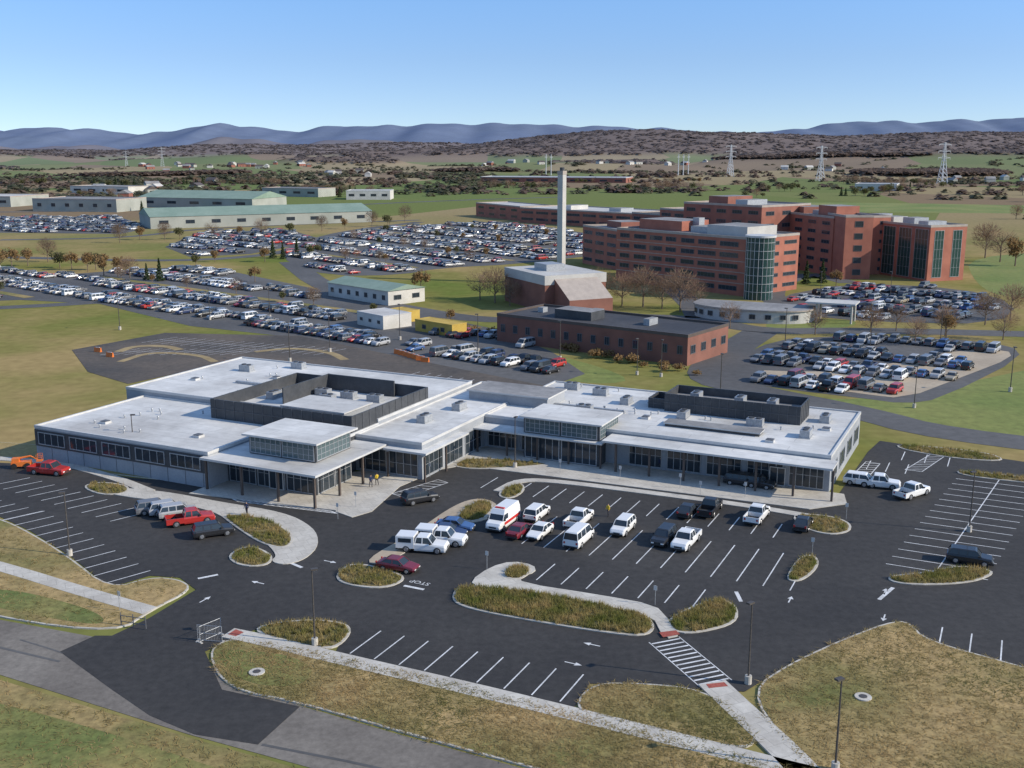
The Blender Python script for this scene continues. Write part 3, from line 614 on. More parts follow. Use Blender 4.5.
def block(name,label,cat,pL,pR,h,depth,wm,rm,tr,front=None,side=None,left=None,extra=None,gable=False,fr=M_mull,gl=M_glass,par=.6):
    a=G(*pL,h); b_=G(*pR,h); Ln=(b_-a).length; ang=math.atan2(b_.y-a.y,b_.x-a.x)
    t=thing(name,label,cat,(a.x,a.y,0),ang)
    Wm=MB();Rm=MB()
    if gable:
        Wm.box(0,Ln,0,depth,0,h-.05,wm); rh=depth*.10
        Rm.hexa([(-.4,-.4,h-.05),(Ln+.4,-.4,h-.05),(Ln+.4,depth+.4,h-.05),(-.4,depth+.4,h-.05),(-.4,depth*.49,h+rh),(Ln+.4,depth*.49,h+rh),(Ln+.4,depth*.51,h+rh),(-.4,depth*.51,h+rh)],rm)
    else: roofed(Wm,Rm,0,Ln,0,depth,0,h,wm,rm,tr,par)
    part(Wm.mesh('wall'),'wall',t); part(Rm.mesh('roof'),'roof',t)
    for face,cfg,LL in (('front',front,Ln),('right',side,depth),('left',left,depth)):
        if not cfg: continue
        nf,nc,wf,hf,nx=cfg; fh=(h-.8)/nf
        for i in range(nf):
            for j in range(nc):
                cell=LL/nc; addwin(t,0,Ln,0,depth,face,cell*j+cell*(1-wf)/2,fh*i+fh*(1-hf)*.6+.2,cell*wf,fh*hf,nx,1 if nf>1 else max(1,int(fh/3.6)),fr,gl)
    for b_ in (extra or []):
        mb=MB(); mb.box(b_[0]*Ln,b_[1]*Ln,b_[2]*depth,b_[3]*depth,h-.02,h+b_[4],b_[5],M_greyroof); part(mb.mesh('penthouse'),'penthouse',t)
    return t,Ln
tw,TL=block('hospital_tower','five storey red brick hospital block with ribbon windows','hospital',(617,229),(746,239),18,28,M_brick,M_greyroof,M_coping,None,(5,3,.7,.36,4),(5,4,.5,.36,2),extra=[(.05,.4,.3,.8,3.4,M_brick),(.45,.6,.35,.75,2,M_steel),(.64,.93,.2,.75,3.2,M_chim),(.4,.45,.5,.6,4.5,M_steel)])
for i in range(5):
    z=.8+i*3.45
    for s_,wd,nx in ((.03,.08,3),(.15,.10,3),(.28,.10,3),(.41,.08,3),(.53,.10,3),(.66,.13,5),(.82,.13,5)):
        if i==0 and s_<.2: continue
        addwin(tw,0,TL,0,28,'front',s_*TL,z+.7,wd*TL,1.5,nx,1,M_mull,M_glass)
mb=MB()
for i in range(1,5): mb.box(0,TL,-.06,0,i*3.45+.35,i*3.45+.55,M_coping)
part(mb.mesh('string_course'),'string_course',tw)
block('hospital_wing','tall red brick ward block in sunlight','hospital',(768,211),(834,218),21,24,M_brick,M_greyroof,M_coping,(6,5,.55,.4,3),(6,4,.5,.4,2),extra=[(.1,.4,.2,.7,2.5,M_brick2),(.7,.95,.1,.5,4,M_brick),(.45,.6,.3,.6,1.5,M_steel)])
block('hospital_wing','stepped brick link between hospital blocks','hospital',(742,223),(782,228),15,16,M_brick2,M_greyroof,M_coping,(4,4,.6,.42,3),(4,2,.6,.42,2),extra=[(.3,.7,.3,.7,2,M_steel)])
block('hospital_wing','narrow projecting brick stair block','hospital',(828,214),(846,217),22,10,M_brick,M_greyroof,M_coping,None,(5,1,.3,.5,1))
block('ward_block','five storey ward block with brick piers and dark green glazing','hospital',(840,218.5),(931,227),19,16,M_brick,M_paleroof,M_coping,(1,6,.78,.95,4),(1,2,.5,.9,3),extra=[(.05,.2,.2,.8,1.6,M_steel),(.25,.33,.3,.7,2.6,M_steel),(.38,.5,.3,.7,2,M_chim),(.6,.72,.3,.7,2.2,M_steel),(.8,.9,.2,.7,1.5,M_steel)],fr=M_steel,gl=M_glassg)
block('hospital_wing','high brick hospital block behind the tower','hospital',(684,203),(762,207),24,30,M_brick2,M_greyroof,M_coping,(6,5,.6,.38,4),(5,3,.5,.35,3),extra=[(.2,.45,.2,.7,3,M_brick2),(.55,.7,.2,.6,2,M_steel)])
block('hospital_wing','brick terrace block stepping down','hospital',(660,209),(700,212),19,18,M_brick,M_greyroof,M_coping,(5,3,.7,.4,3),None)
block('hospital_wing','low brick hospital wing with dark roof','hospital',(632,213),(700,218),15,30,M_brick2,M_blackroof,M_coping,(4,6,.65,.4,3),extra=[(.5,.8,.2,.7,3,M_brick)])
pb,PL_=block('brick_building','angular brick and tan plant building at the chimney','building',(505,268),(545,277),10,20,M_brick3,M_paleroof,M_chim,None,None,par=.3)
mb=MB(); mb.box(-.12,PL_+.12,-.12,20.12,7.6,10.3,M_chim,M_paleroof); part(mb.mesh('upper_cladding'),'upper_cladding',pb)
mb=MB(); mb.hexa([(PL_+.1,3,0),(PL_+9,3,0),(PL_+9,17,0),(PL_+.1,17,0),(PL_+.1,3,9.2),(PL_+9,3,4.2),(PL_+9,17,4.2),(PL_+.1,17,9.2)],M_brick3,M_coping); part(mb.mesh('sloping_annexe'),'sloping_annexe',pb)
mb=MB(); mb.box(PL_*.3,PL_*.6,6,12,10.3,12.2,M_steel); part(mb.mesh('rooftop_unit'),'rooftop_unit',pb)
block('hospital_wing','brick hospital wing beside the chimney','hospital',(583,226),(618,231),15,26,M_brick,M_greyroof,M_coping,(4,3,.7,.4,3),(4,2,.6,.4,3),extra=[(.2,.6,.3,.7,2.4,M_brick2)])
block('hospital_wing','long low brick building with pale roof','building',(520,208),(632,214),9,40,M_brick,M_paleroof,M_coping,(2,7,.8,.38,5),extra=[(.3,.4,.2,.6,2.5,M_whitewall),(.7,.8,.3,.6,2,M_steel)])
block('brick_building','small brick building with pale trim','building',(476,203),(520,207),9,26,M_brick,M_paleroof,M_coping,(2,4,.5,.35,2))
block('office_building','low brown brick office building with dark flat roof','building',(497,315),(688,337),6.3,19.5,M_brick3,M_blackroof,M_brown,(1,14,.35,.35,2),(1,4,.45,.35,2),extra=[(.25,.45,.3,.6,2.0,M_dark),(.35,.4,.65,.8,1.5,M_steel),(.7,.73,.4,.6,1.5,M_steel),(.1,.13,.5,.6,1.2,M_steel)],par=.5)
block('warehouse','long muted warehouse with sage green roof','warehouse',(150,217),(372,211),7,42,M_mutewall,M_greenroof,M_coping,(1,9,.35,.35,2),None,gable=True)
block('warehouse','grey industrial building with flat roof','warehouse',(32,199),(116,200),9,40,M_mutewall,M_greyroof,M_coping,(1,6,.3,.3,2))
block('warehouse','green roofed industrial building in town','warehouse',(138,197),(252,199),8,50,M_mutewall,M_greenroof,M_coping,(1,5,.4,.3,2),gable=True)
block('warehouse','small white industrial building','warehouse',(346,191),(390,191),8,30,M_whitewall,M_paleroof,M_trim,(1,4,.5,.3,2))
block('warehouse','white industrial building with flat roof','warehouse',(-90,196),(10,197),8,50,M_mutewall,M_paleroof,M_coping,(1,6,.5,.3,2))
block('warehouse','pale industrial shed among trees','warehouse',(70,186),(128,187),8,30,M_whitewall,M_paleroof,M_coping,(1,4,.5,.3,2))
block('warehouse','grey industrial shed among trees','warehouse',(262,188),(318,189),8,30,M_mutewall,M_greyroof,M_coping,(1,4,.5,.3,2))
block('warehouse','wide low white roofed building','warehouse',(480,177),(626,178),8,60,M_brick2,M_paleroof,M_trim,(1,10,.5,.3,2))
block('warehouse','plain tan industrial building beyond fields','warehouse',(855,184),(897,184.5),8,40,M_whitewall,M_paleroof,M_trim,(1,4,.5,.3,2))
block('clinic_annexe','white annexe with low green roof in the car park','building',(328,282),(388,291),4.4,14,M_whitewall,M_greenroof,M_trim,(1,7,.35,.4,2),(1,2,.4,.4,2),gable=True)
block('site_trailer','white modular office trailer','trailer',(357,311),(383,316),3.6,9,M_whitewall,M_paleroof,M_trim,(1,3,.3,.3,2),par=.05)
block('storage_container','ochre storage container in the car park','container',(415,319),(452,325),3,5,M_yellow,M_yellow,M_yellow,(1,2,.2,.5,1),par=.05)
block('storage_container','ochre storage container beside the trailer','container',(385,309),(402,312),3,6,M_yellow,M_yellow,M_yellow,(1,1,.3,.5,1),par=.05)
# curved entrance building
p=G(752,318); t=thing('entrance_building','low curved pale grey entrance wall and canopy','building',(p.x,p.y,0),ANG)
arc=[(16*math.cos(a),9*math.sin(a)) for a in np.linspace(-math.pi,0,25)]+[(16,6),(-16,6)]
mb=MB(); mb.skirt(arc,0,3.2,M_chim); part(mb.mesh('wall'),'wall',t)
mb=MB(); ar2=[(x*1.03,y*1.04) for x,y in arc]; mb.skirt(ar2,3.2,3.6,M_coping); mb.flat(ar2,3.6,M_greyroof); mb.flat(ar2,3.2,M_trim); part(mb.mesh('roof'),'roof',t)
for k in range(3,21,2):
    a=-math.pi+math.pi*k/24; tx,ty=-16*math.sin(a),9*math.cos(a); l=math.hypot(tx,ty); tx/=l;ty/=l
    part(winmesh(1.6,1.3,2,1,M_mull,M_glass),'window',t,(16.1*math.cos(a)-.8*tx,9.1*math.sin(a)-.8*ty,1.1),math.atan2(ty,tx))
mb=MB(); mb.box(14,27,0,8,5.0,5.4,M_trim,M_paleroof); part(mb.mesh('canopy'),'canopy',t)
cm=MB(); cm.tube((0,0,0),(0,0,5),.3,.3,10,M_chim); cm=cm.mesh('column')
for x in (17,26):
    for y in (1,7): part(cm,'column',t,(x,y,0))
# glass drum
p=G(761,237,19); t=thing('glass_stair_tower','round green glass stair tower with pale framing','tower',(p.x,p.y,0))
mb=MB(); mb.tube((0,0,0),(0,0,19),4.3,4.3,32,M_glassg); part(mb.mesh('glazing'),'glazing',t)
mb=MB()
for i in range(20): a=2*math.pi*i/20; mb.tube((4.33*math.cos(a),4.33*math.sin(a),0),(4.33*math.cos(a),4.33*math.sin(a),19),.075,.075,4,M_trim)
for k in range(1,8): mb.tube((0,0,k*2.5-.05),(0,0,k*2.5+.05),4.38,4.38,32,M_trim)
part(mb.mesh('mullion'),'mullion',t); mb=MB(); mb.tube((0,0,19),(0,0,19.6),4.7,4.7,32,M_trim); part(mb.mesh('roof'),'roof',t)
# chimney
p=G(561,284); t=thing('chimney_stack','tall slender pale concrete chimney stack','chimney',(p.x,p.y,0),math.radians(-38))
mb=MB(); mb.box(-1.05,1.05,-1.05,1.05,0,37,M_chim); part(mb.mesh('shaft'),'shaft',t); mb=MB(); mb.box(-1.15,1.15,-1.15,1.15,37,38.2,M_coping); mb.tube((0,0,38.2),(0,0,39.3),.8,.8,12,M_dark); part(mb.mesh('cap'),'cap',t)
cl=[(random.uniform(-40,460),random.uniform(1100,2400)) for _ in range(8)]+[(random.uniform(460,1060),random.uniform(1300,3000)) for _ in range(5)]
for i in range(70):
    c_=random.choice(cl); d=c_[1]+random.uniform(-120,120); px=c_[0]+random.gauss(0,30); x=(px-512)/1085*d; y=d
    z=float(ht(np.array(x),np.array(y))); r=random.uniform(0,3.1); wd=random.uniform(9,17); dp=random.uniform(8,11)
    t=thing('house','pale house with pitched roof among fields','house',(x,y,z-.5),r,'scattered farmhouses and homes')
    mb=MB(); mb.box(0,wd,0,dp,0,5.5,random.choice([M_whitewall,M_mutewall,M_brick2])); mb.box(wd*.3,wd*.4,-.06,0,.5,2.6,M_dark); mb.box(wd*.6,wd*.75,-.06,0,1.5,2.8,M_dark); part(mb.mesh('wall'),'wall',t)
    mb=MB(); mb.hexa([(-.4,-.4,5.5),(wd+.4,-.4,5.5),(wd+.4,dp+.4,5.5),(-.4,dp+.4,5.5),(-.4,dp*.48,8.6),(wd+.4,dp*.48,8.6),(wd+.4,dp*.52,8.6),(-.4,dp*.52,8.6)],random.choice([M_greyroof,M_greyroof,M_paleroof,M_brown])); part(mb.mesh('roof'),'roof',t)
# ---------------------------------------------------------------- pylons
mb=MB(); Hh=50
for sx_ in (-1,1):
    for sy_ in (-1,1):
        mb.tube((sx_*4.5,sy_*4.5,0),(sx_*1.3,sy_*1.3,Hh*.62),.4,.34,4,M_pylon); mb.tube((sx_*1.3,sy_*1.3,Hh*.62),(sx_*.6,sy_*.6,Hh),.34,.28,4,M_pylon)
for k in range(6):
    z0=Hh*.62*k/6; z1=Hh*.62*(k+1)/6; w0=4.5-3.2*k/6; w1=4.5-3.2*(k+1)/6
    for s_ in (-1,1):
        mb.tube((-w0,s_*w0,z0),(w1,s_*w1,z1),.2,.2,3,M_pylon); mb.tube((w0,s_*w0,z0),(-w1,s_*w1,z1),.2,.2,3,M_pylon); mb.tube((s_*w0,-w0,z0),(s_*w1,w1,z1),.2,.2,3,M_pylon)
twr=mb.mesh('lattice_tower'); mb=MB()
for z in (Hh*.62,Hh*.78,Hh*.94):
    for s_ in (-1,1):
        mb.tube((0,-.5,z),(s_*9,0,z+.6),.35,.2,4,M_pylon); mb.tube((0,.5,z+2.2),(s_*9,0,z+.6),.25,.2,4,M_pylon); mb.tube((s_*8.8,0,z+.5),(s_*8.8,0,z-1.8),.22,.22,4,M_trim)
arm=mb.mesh('cross_arm')
for px,py,s_ in ((730,179,1.),(820,182,1.),(942,184,1.1),(163,172,.8),(127,170,.7)):
    p=G(px,py); z=float(ht(np.array(p.x),np.array(p.y)))
    t=thing('electricity_pylon','grey steel lattice electricity pylon in farmland','pylon',(p.x,p.y,z-.5),.3,'electricity pylons'); t.scale=(s_,)*3; part(twr,'lattice_tower',t); part(arm,'cross_arm',t)
mb=MB(); mb.tube((0,0,0),(0,0,34),.8,.5,8,M_pylon); mb.box(-3,3,-.3,.3,29,29.6,M_pylon); tp=mb.mesh('transmission_pole')
for px in (678,683,688,546,551):
    p=G(px,178); thing('transmission_pole','tall grey transmission pole with crossarm','pole',(p.x,p.y,float(ht(np.array(p.x),np.array(p.y)))),.5,'transmission poles',tp)
# ---------------------------------------------------------------- lamp posts
lamp0=thing('street_lamp','dark bronze car park light on concrete base','street lamp',(0,0,-50),0,'car park lights')
mb=MB(); mb.tube((0,0,0),(0,0,.75),.3,.3,12,M_conc); part(mb.mesh('base'),'base',lamp0)
mb=MB(); mb.tube((0,0,.75),(0,0,7.5),.09,.06,8,M_pole); part(mb.mesh('pole'),'pole',lamp0)
mb=MB(); mb.box(-.55,.1,-.2,.2,7.45,7.6,M_pole); mb.box(-.5,0,-.16,.16,7.43,7.45,M_lampw); part(mb.mesh('lamp_head'),'lamp_head',lamp0)
LP=[(70,556),(315,646),(748,684),(835,772),(969,532),(914,408),(515,468),(135,465),(290,362),(120,330),(637,375),(661,377),(720,400),(560,360),(330,352),(478,352),(1010,392),(210,320),(270,318),(400,340),(785,345),(870,350),(940,345),(890,300),(820,300),(350,262),(430,262),(505,250),(555,244),(460,240),(390,240)]
for i,(px,py) in enumerate(LP):
    p=G(px,py); sc_=1. if py>400 or i in (10,11) else 1.15
    if i==0: lamp0.location=(p.x,p.y,.05); lamp0.rotation_euler=(0,0,.3); continue
    copy_thing(lamp0,(p.x,p.y,.05),random.uniform(0,6.28),scale=sc_)
# ---------------------------------------------------------------- cars
def loft(mb,secs,m):
    k=len(mb.v); n=len(secs[0]); mm=mb.mi(m)
    for s_ in secs: mb.v+=[tuple(p) for p in s_]
    for i in range(len(secs)-1):
        for j in range(n):
            jj=(j+1)%n; mb.f.append((k+i*n+j,k+i*n+jj,k+(i+1)*n+jj,k+(i+1)*n+j)); mb.m.append(mm)
    mb.f.append(tuple(k+n-1-j for j in range(n))); mb.m.append(mm)
    mb.f.append(tuple(k+(len(secs)-1)*n+j for j in range(n))); mb.m.append(mm)
SPEC={
'sedan':dict(L=4.7,w=.9,st=[(2.35,.62,.82),(2.15,.74,.93),(1.2,.9,1),(.6,.95,1),(-1.3,.97,1),(-2.1,.95,.95),(-2.35,.8,.86)],gh=(1.0,.3,-1.0,-1.75),belt=.93,roof=1.45,wx=(1.45,-1.4),r=.33),
'suv':dict(L=4.8,w=.95,st=[(2.4,.7,.85),(2.2,.95,.95),(1.2,1.06,1),(.8,1.08,1),(-2.1,1.1,1),(-2.4,1.02,.93)],gh=(1.15,.55,-1.95,-2.3),belt=1.06,roof=1.72,wx=(1.5,-1.45),r=.38),
'pickup':dict(L=5.8,w=1.0,st=[(2.9,.8,.88),(2.7,1.05,.97),(1.6,1.14,1),(1.2,1.16,1),(-.75,1.16,1),(-.8,1.16,1)],gh=(1.35,.75,-.55,-.72),belt=1.14,roof=1.88,wx=(1.9,-1.75),r=.42,bed=(-.8,-2.9)),
'utility_truck':dict(L=5.9,w=1.02,st=[(2.9,.85,.88),(2.7,1.1,.97),(1.6,1.18,1),(1.2,1.2,1),(-.75,1.2,1),(-.8,1.2,1)],gh=(1.35,.75,-.55,-.72),belt=1.18,roof=1.95,wx=(1.9,-1.75),r=.42,box=(-.82,-2.95,2.0)),
'van':dict(L=5.4,w=1.0,st=[(2.7,.75,.86),(2.5,1.05,.95),(1.9,1.2,1),(1.7,1.22,1),(-2.5,1.25,1),(-2.7,1.2,.97)],gh=(1.85,1.2,-2.5,-2.66),belt=1.2,roof=2.1,wx=(1.8,-1.6),r=.38),
'ambulance':dict(L=6.0,w=1.05,st=[(3.0,.85,.86),(2.8,1.15,.95),(2.1,1.32,1),(1.9,1.34,1),(-2.8,1.36,1),(-3.0,1.32,.97)],gh=(2.05,1.35,-2.8,-2.94),belt=1.32,roof=2.5,wx=(2.0,-1.9),r=.4)}
def carparts(kind):
    S=SPEC[kind]; w_=S['w']; P=[]
    def sec(x,zt,wf):
        a=w_*wf; zb=.3; return [(x,-a*.94,zb),(x,a*.94,zb),(x,a,zb+.2),(x,a,zt-.2),(x,a*.93,zt-.03),(x,a*.8,zt),(x,-a*.8,zt),(x,-a*.93,zt-.03),(x,-a,zt-.2),(x,-a,zb+.2)]
    mb=MB(); loft(mb,[sec(*q) for q in S['st']],M_car)
    if 'bed' in S:
        x0,x1=S['bed']; zt=S['st'][-1][1]
        mb.box(x1,x0,-w_,-w_+.1,.45,zt-.02,M_car); mb.box(x1,x0,w_-.1,w_,.45,zt-.02,M_car); mb.box(x1,x1+.08,-w_+.1,w_-.1,.45,zt-.03,M_car); mb.box(x1+.08,x0,-w_+.1,w_-.1,.5,.62,M_plastic)
    P.append(('body',mb,(0,0,0)))
    if 'box' in S:
        x1,x0,zt=S['box'][1],S['box'][0],S['box'][2]; mb=MB()
        mb.box(x1,x0,-w_-.04,w_+.04,.55,zt-.05,M_car); mb.box(x1+.05,x0-.03,-w_+.04,w_-.04,zt-.05,zt,M_car)
        for s_ in (-1,1): mb.box(x1+.3,x0-.3,min(s_*(w_+.043),s_*(w_+.055)),max(s_*(w_+.043),s_*(w_+.055)),1.25,1.75,M_glass)
        P.append(('cargo_box',mb,(0,0,0)))
    if kind=='ambulance':
        mb=MB()
        for s_ in (-1,1): mb.box(-2.75,1.8,min(s_*(w_+.003),s_*(w_+.02)),max(s_*(w_+.003),s_*(w_+.02)),.75,1.1,M_redstripe)
        P.append(('side_stripe',mb,(0,0,0)))
        mb=MB(); mb.box(.7,1.0,-.6,.6,2.5,2.62,M_redstripe); P.append(('light_bar',mb,(0,0,0)))
    a,b_,c_,d_=S['gh']; z0,z1=S['belt'],S['roof']; wb=w_*.9; wt=w_*.74; zc=z0+(z1-z0)*(.86 if kind!='ambulance' else .55)
    if kind=='ambulance': wt=w_*.84
    tt_=(zc-z0)/(z1-z0)
    def lp(t,x0,x1): return x0+(x1-x0)*t
    wc=lp(tt_,wb,wt); xa=lp(tt_,a,b_); xd=lp(tt_,d_,c_)
    mb=MB(); mb.hexa([(d_,-wb,z0-.02),(a,-wb,z0-.02),(a,wb,z0-.02),(d_,wb,z0-.02),(xd,-wc,zc),(xa,-wc,zc),(xa,wc,zc),(xd,wc,zc)],M_glass)
    P.append(('window',mb,(0,0,0)))
    mb=MB(); mb.hexa([(xd-.02,-wc-.02,zc),(xa+.02,-wc-.02,zc),(xa+.02,wc+.02,zc),(xd-.02,wc+.02,zc),(c_+.08,-wt+.05,z1),(b_-.08,-wt+.05,z1),(b_-.08,wt-.05,z1),(c_+.08,wt-.05,z1)],M_car)
    if kind=='ambulance':
        for s_ in (-1,1): mb.hexa([(d_+.02,s_*wb-.05,z0),(.6,s_*wb-.05,z0),(.6,s_*wb+.05,z0),(d_+.02,s_*wb+.05,z0),(xd+.02,s_*wc-.05,zc),(.6,s_*wc-.05,zc),(.6,s_*wc+.05,zc),(xd+.02,s_*wc+.05,zc)],M_car)
    xs_=[lp(.5,xa,xd)] if kind in('sedan','pickup','utility_truck') else [lp(.35,xa,xd),lp(.7,xa,xd)]
    for s_ in (-1,1):
        for xp in xs_: mb.hexa([(xp-.06,s_*(wb+.01)-.012,z0),(xp+.06,s_*(wb+.01)-.012,z0),(xp+.06,s_*(wb+.01)+.012,z0),(xp-.06,s_*(wb+.01)+.012,z0),(xp-.05,s_*(wc+.01)-.012,zc),(xp+.05,s_*(wc+.01)-.012,zc),(xp+.05,s_*(wc+.01)+.012,zc),(xp-.05,s_*(wc+.01)+.012,zc)],M_car)
        for xb,xt in ((a,xa),(d_,xd)):
            mb.hexa([(xb-.05,s_*wb-.03,z0),(xb+.05,s_*wb-.03,z0),(xb+.05,s_*wb+.03,z0),(xb-.05,s_*wb+.03,z0),(xt-.05,s_*wc-.03,zc),(xt+.05,s_*wc-.03,zc),(xt+.05,s_*wc+.03,zc),(xt-.05,s_*wc+.03,zc)],M_car)
        mb.box(a-.35,a-.15,min(s_*(w_*.93),s_*(w_*.93+.22)),max(s_*(w_*.93),s_*(w_*.93+.22)),z0,z0+.16,M_plastic)
    P.append(('roof',mb,(0,0,0)))
    r=S['r']; wm=MB(); wm.tube((0,-.12,0),(0,.12,0),r,r,16,M_rubber); wm.tube((0,.12,0),(0,.135,0),r*.62,r*.58,10,M_rim); wm.tube((0,-.135,0),(0,-.12,0),r*.58,r*.62,10,M_rim)
    for x in S['wx']:
        for s_ in (-1,1): P.append(('wheel',wm,(x,s_*(w_-.08),r)))
    fx=S['st'][0][0]; fw=w_*S['st'][0][2]; fz=S['st'][0][1]
    hl=MB(); hl.box(-.05,.03,-.17,.17,-.07,.07,M_lampw)
    for s_ in (-1,1): P.append(('headlight',hl,(fx,s_*(fw-.22),fz-.12)))
    rx=-S['L']/2 if 'bed' not in S and 'box' not in S else (S.get('bed') or S.get('box'))[1]
    tl=MB(); tl.box(-.03,.05,-.1,.1,-.12,.12,M_red)
    for s_ in (-1,1): P.append(('tail_light',tl,(rx,s_*(w_-.24),.85)))
    bm=MB(); bm.box(fx-.1,fx+.07,-fw+.02,fw-.02,.32,.5,M_plastic); P.append(('bumper',bm,(0,0,0)))
    bm=MB(); bm.box(rx-.07,rx+.1,-w_*.85,w_*.85,.32,.5,M_plastic); P.append(('bumper',bm,(0,0,0)))
    gr=MB(); gr.box(fx-.02,fx+.02,-fw+.42,fw-.42,fz-.26,fz-.08,M_plastic); P.append(('grille',gr,(0,0,0)))
    return P
PROTO={};FARME={}
for k in SPEC:
    P=carparts(k); cache={}
    for nm,mb,loc in P:
        if id(mb) not in cache: cache[id(mb)]=mb.mesh(nm)
    PROTO[k]=[(nm,cache[id(mb)],loc) for nm,mb,loc in P]
    J=MB()
    for nm,mb,loc in P:
        if nm in('bumper','headlight','grille'): continue
        o_=len(J.v); J.v+=[(v[0]+loc[0],v[1]+loc[1],v[2]+loc[2]) for v in mb.v]; J.f+=[tuple(i+o_ for i in f) for f in mb.f]; J.m+=[J.mi(mb.mats[i]) for i in mb.m]
    FARME[k]=(J,J.mesh('parked_'+k))
CAT={'sedan':'car','suv':'SUV','pickup':'pickup truck','utility_truck':'utility truck','van':'van','ambulance':'ambulance'}
NCAR=0
def near_car(kind,px,py,ang,col,where='in a marked stall'):
    global NCAR; NCAR+=1
    p=G(px,py,.6); t=thing('parked_'+{'sedan':'car'}.get(kind,kind),f'{col} {CAT[kind]} parked {where}',CAT[kind],(p.x,p.y,.045),ang+random.uniform(-.03,.03),'vehicles parked by the clinic',color=CARCOL[col])
    for n_,me,loc in PROTO[kind]: part(me,n_,t,loc,0,color=CARCOL[col])
BA=math.atan2(B2.y,B2.x); S_=BA+math.pi; L45=math.atan2(.69,.72)
for a in [
 ('ambulance',503,521,S_,'white','with red markings beside the planted median'),('sedan',520,530,BA,'maroon'),('suv',537,513,BA,'white'),('sedan',540,531,S_,'white'),
 ('van',579,538,BA,'white'),('pickup',579,519,BA,'white'),('suv',623,527,S_,'white'),('suv',664,537,S_,'black'),('pickup',686,540,S_,'white'),
 ('sedan',688,510,BA,'black'),('pickup',710,508,BA,'black'),('pickup',757,515,BA,'white'),('sedan',803,523,BA,'black'),('suv',757,483,.0+ANG,'black','beside the clinic entrance'),('suv',742,481,.0+ANG,'black','beside the clinic entrance'),
 ('utility_truck',423,546,ANG+.25,'white','nose out by the median'),('utility_truck',442,539,ANG+.25,'white','nose out by the median'),('sedan',447,531,ANG+.2,'dark blue'),('sedan',455,525,ANG+.2,'blue'),('sedan',398,565,ANG+.1,'maroon'),
 ('suv',168,509,L45-.3,'silver'),('suv',155,508,L45-.3,'grey'),('pickup',190,519,L45-.3,'red'),('suv',178,512,L45-.3,'silver'),('suv',213,531,L45-.3,'black'),
 ('suv',420,498,L45-.2,'black','on the drop-off lane'),('pickup',878,483,ANG+.1,'white'),('pickup',912,492,BA-.5,'white'),('suv',862,481,ANG,'white'),('suv',970,558,ANG,'black','in the empty end lot'),
 ('pickup',49,470,ANG+.2,'red','beside the orange lift machine')]:
    near_car(*a)
FC=[c for c in FC if not (345<PROJ(*c[0])[0]<462 and 300<PROJ(*c[0])[1]<334)]
FC=[c for c in FC if not (318<PROJ(*c[0])[0]<432 and 274<PROJ(*c[0])[1]<306)]
FC.sort(key=lambda c:c[0].y)
nind=300-NCAR-2
cols=['white']*4+['silver']*6+['grey']*7+['black']*7+['red']*1+['dark blue']*2+['maroon','tan','blue']
sv_=[];sf_=[];sm_=[]
base_mats=[M_glass,M_rubber,M_rim,M_red,M_plastic,M_steel,M_redstripe]+M_carfar
for i,(c,a) in enumerate(FC):
    kind=random.choice(['sedan','sedan','sedan','suv','suv','suv','pickup','van'])
    if i<nind:
        cl_=random.choice(cols); thing('parked_'+{'sedan':'car'}.get(kind,kind),f'{cl_} {CAT[kind]} in a crowded hospital car park row',CAT[kind],(c.x,c.y,.05),a,'cars in the hospital car parks',FARME[kind][1],CARCOL[cl_])
    else:
        J=FARME[kind][0]; o_=len(sv_); ca,sa=math.cos(a),math.sin(a)
        sv_+=[(c.x+v[0]*ca-v[1]*sa,c.y+v[0]*sa+v[1]*ca,v[2]+.04) for v in J.v]; sf_+=[tuple(k+o_ for k in f) for f in J.f]
        pi_=random.choice([7,7,7,8,8,8,9,9,9,9,9,10,10,10,10,10,11,12,12]); sm_+=[pi_ if J.mats[k]==M_car else base_mats.index(J.mats[k]) for k in J.m]
me=bpy.data.meshes.new('distant_parked_cars'); me.from_pydata(sv_,[],sf_)
for m in base_mats: me.materials.append(m)
me.polygons.foreach_set('material_index',sm_); me.update(); struct('distant_parked_cars',me,'hundreds of far-off parked cars in hospital lots','stuff','cars')
# ---------------------------------------------------------------- trees
def leafcloud(mb,n,cx,cz,rx,rz,sz,m,shape='round',seed=0):
    r=random.Random(seed); lob=[(r.uniform(-.5,.5)*rx,r.uniform(-.5,.5)*rx,r.uniform(-.45,.5)*rz,r.uniform(.38,.6)) for _ in range(9)]
    for i in range(n):
        if shape=='cone':
            t=r.random()**1.4; a=r.uniform(0,6.28); rr=rx*(1-t)*(.75+.25*math.sin(t*40))*r.uniform(.6,1.05); p=Vector((rr*math.cos(a),rr*math.sin(a),cz-rz+2*rz*t))
        else:
            l=r.choice(lob); v=Vector((r.gauss(0,1),r.gauss(0,1),r.gauss(0,1))).normalized()*r.uniform(.5,1.05)
            p=Vector((l[0]+v.x*rx*l[3],l[1]+v.y*rx*l[3],cz+l[2]+v.z*rz*l[3]))
        a=Vector((r.gauss(0,1),r.gauss(0,1),r.gauss(0,1))).normalized(); b_=a.orthogonal().normalized(); c_=a.cross(b_); s_=sz*r.uniform(.6,1.3)
        mb.face([p-b_*s_,p+c_*s_*.7,p+b_*s_,p-c_*s_*.7],m)
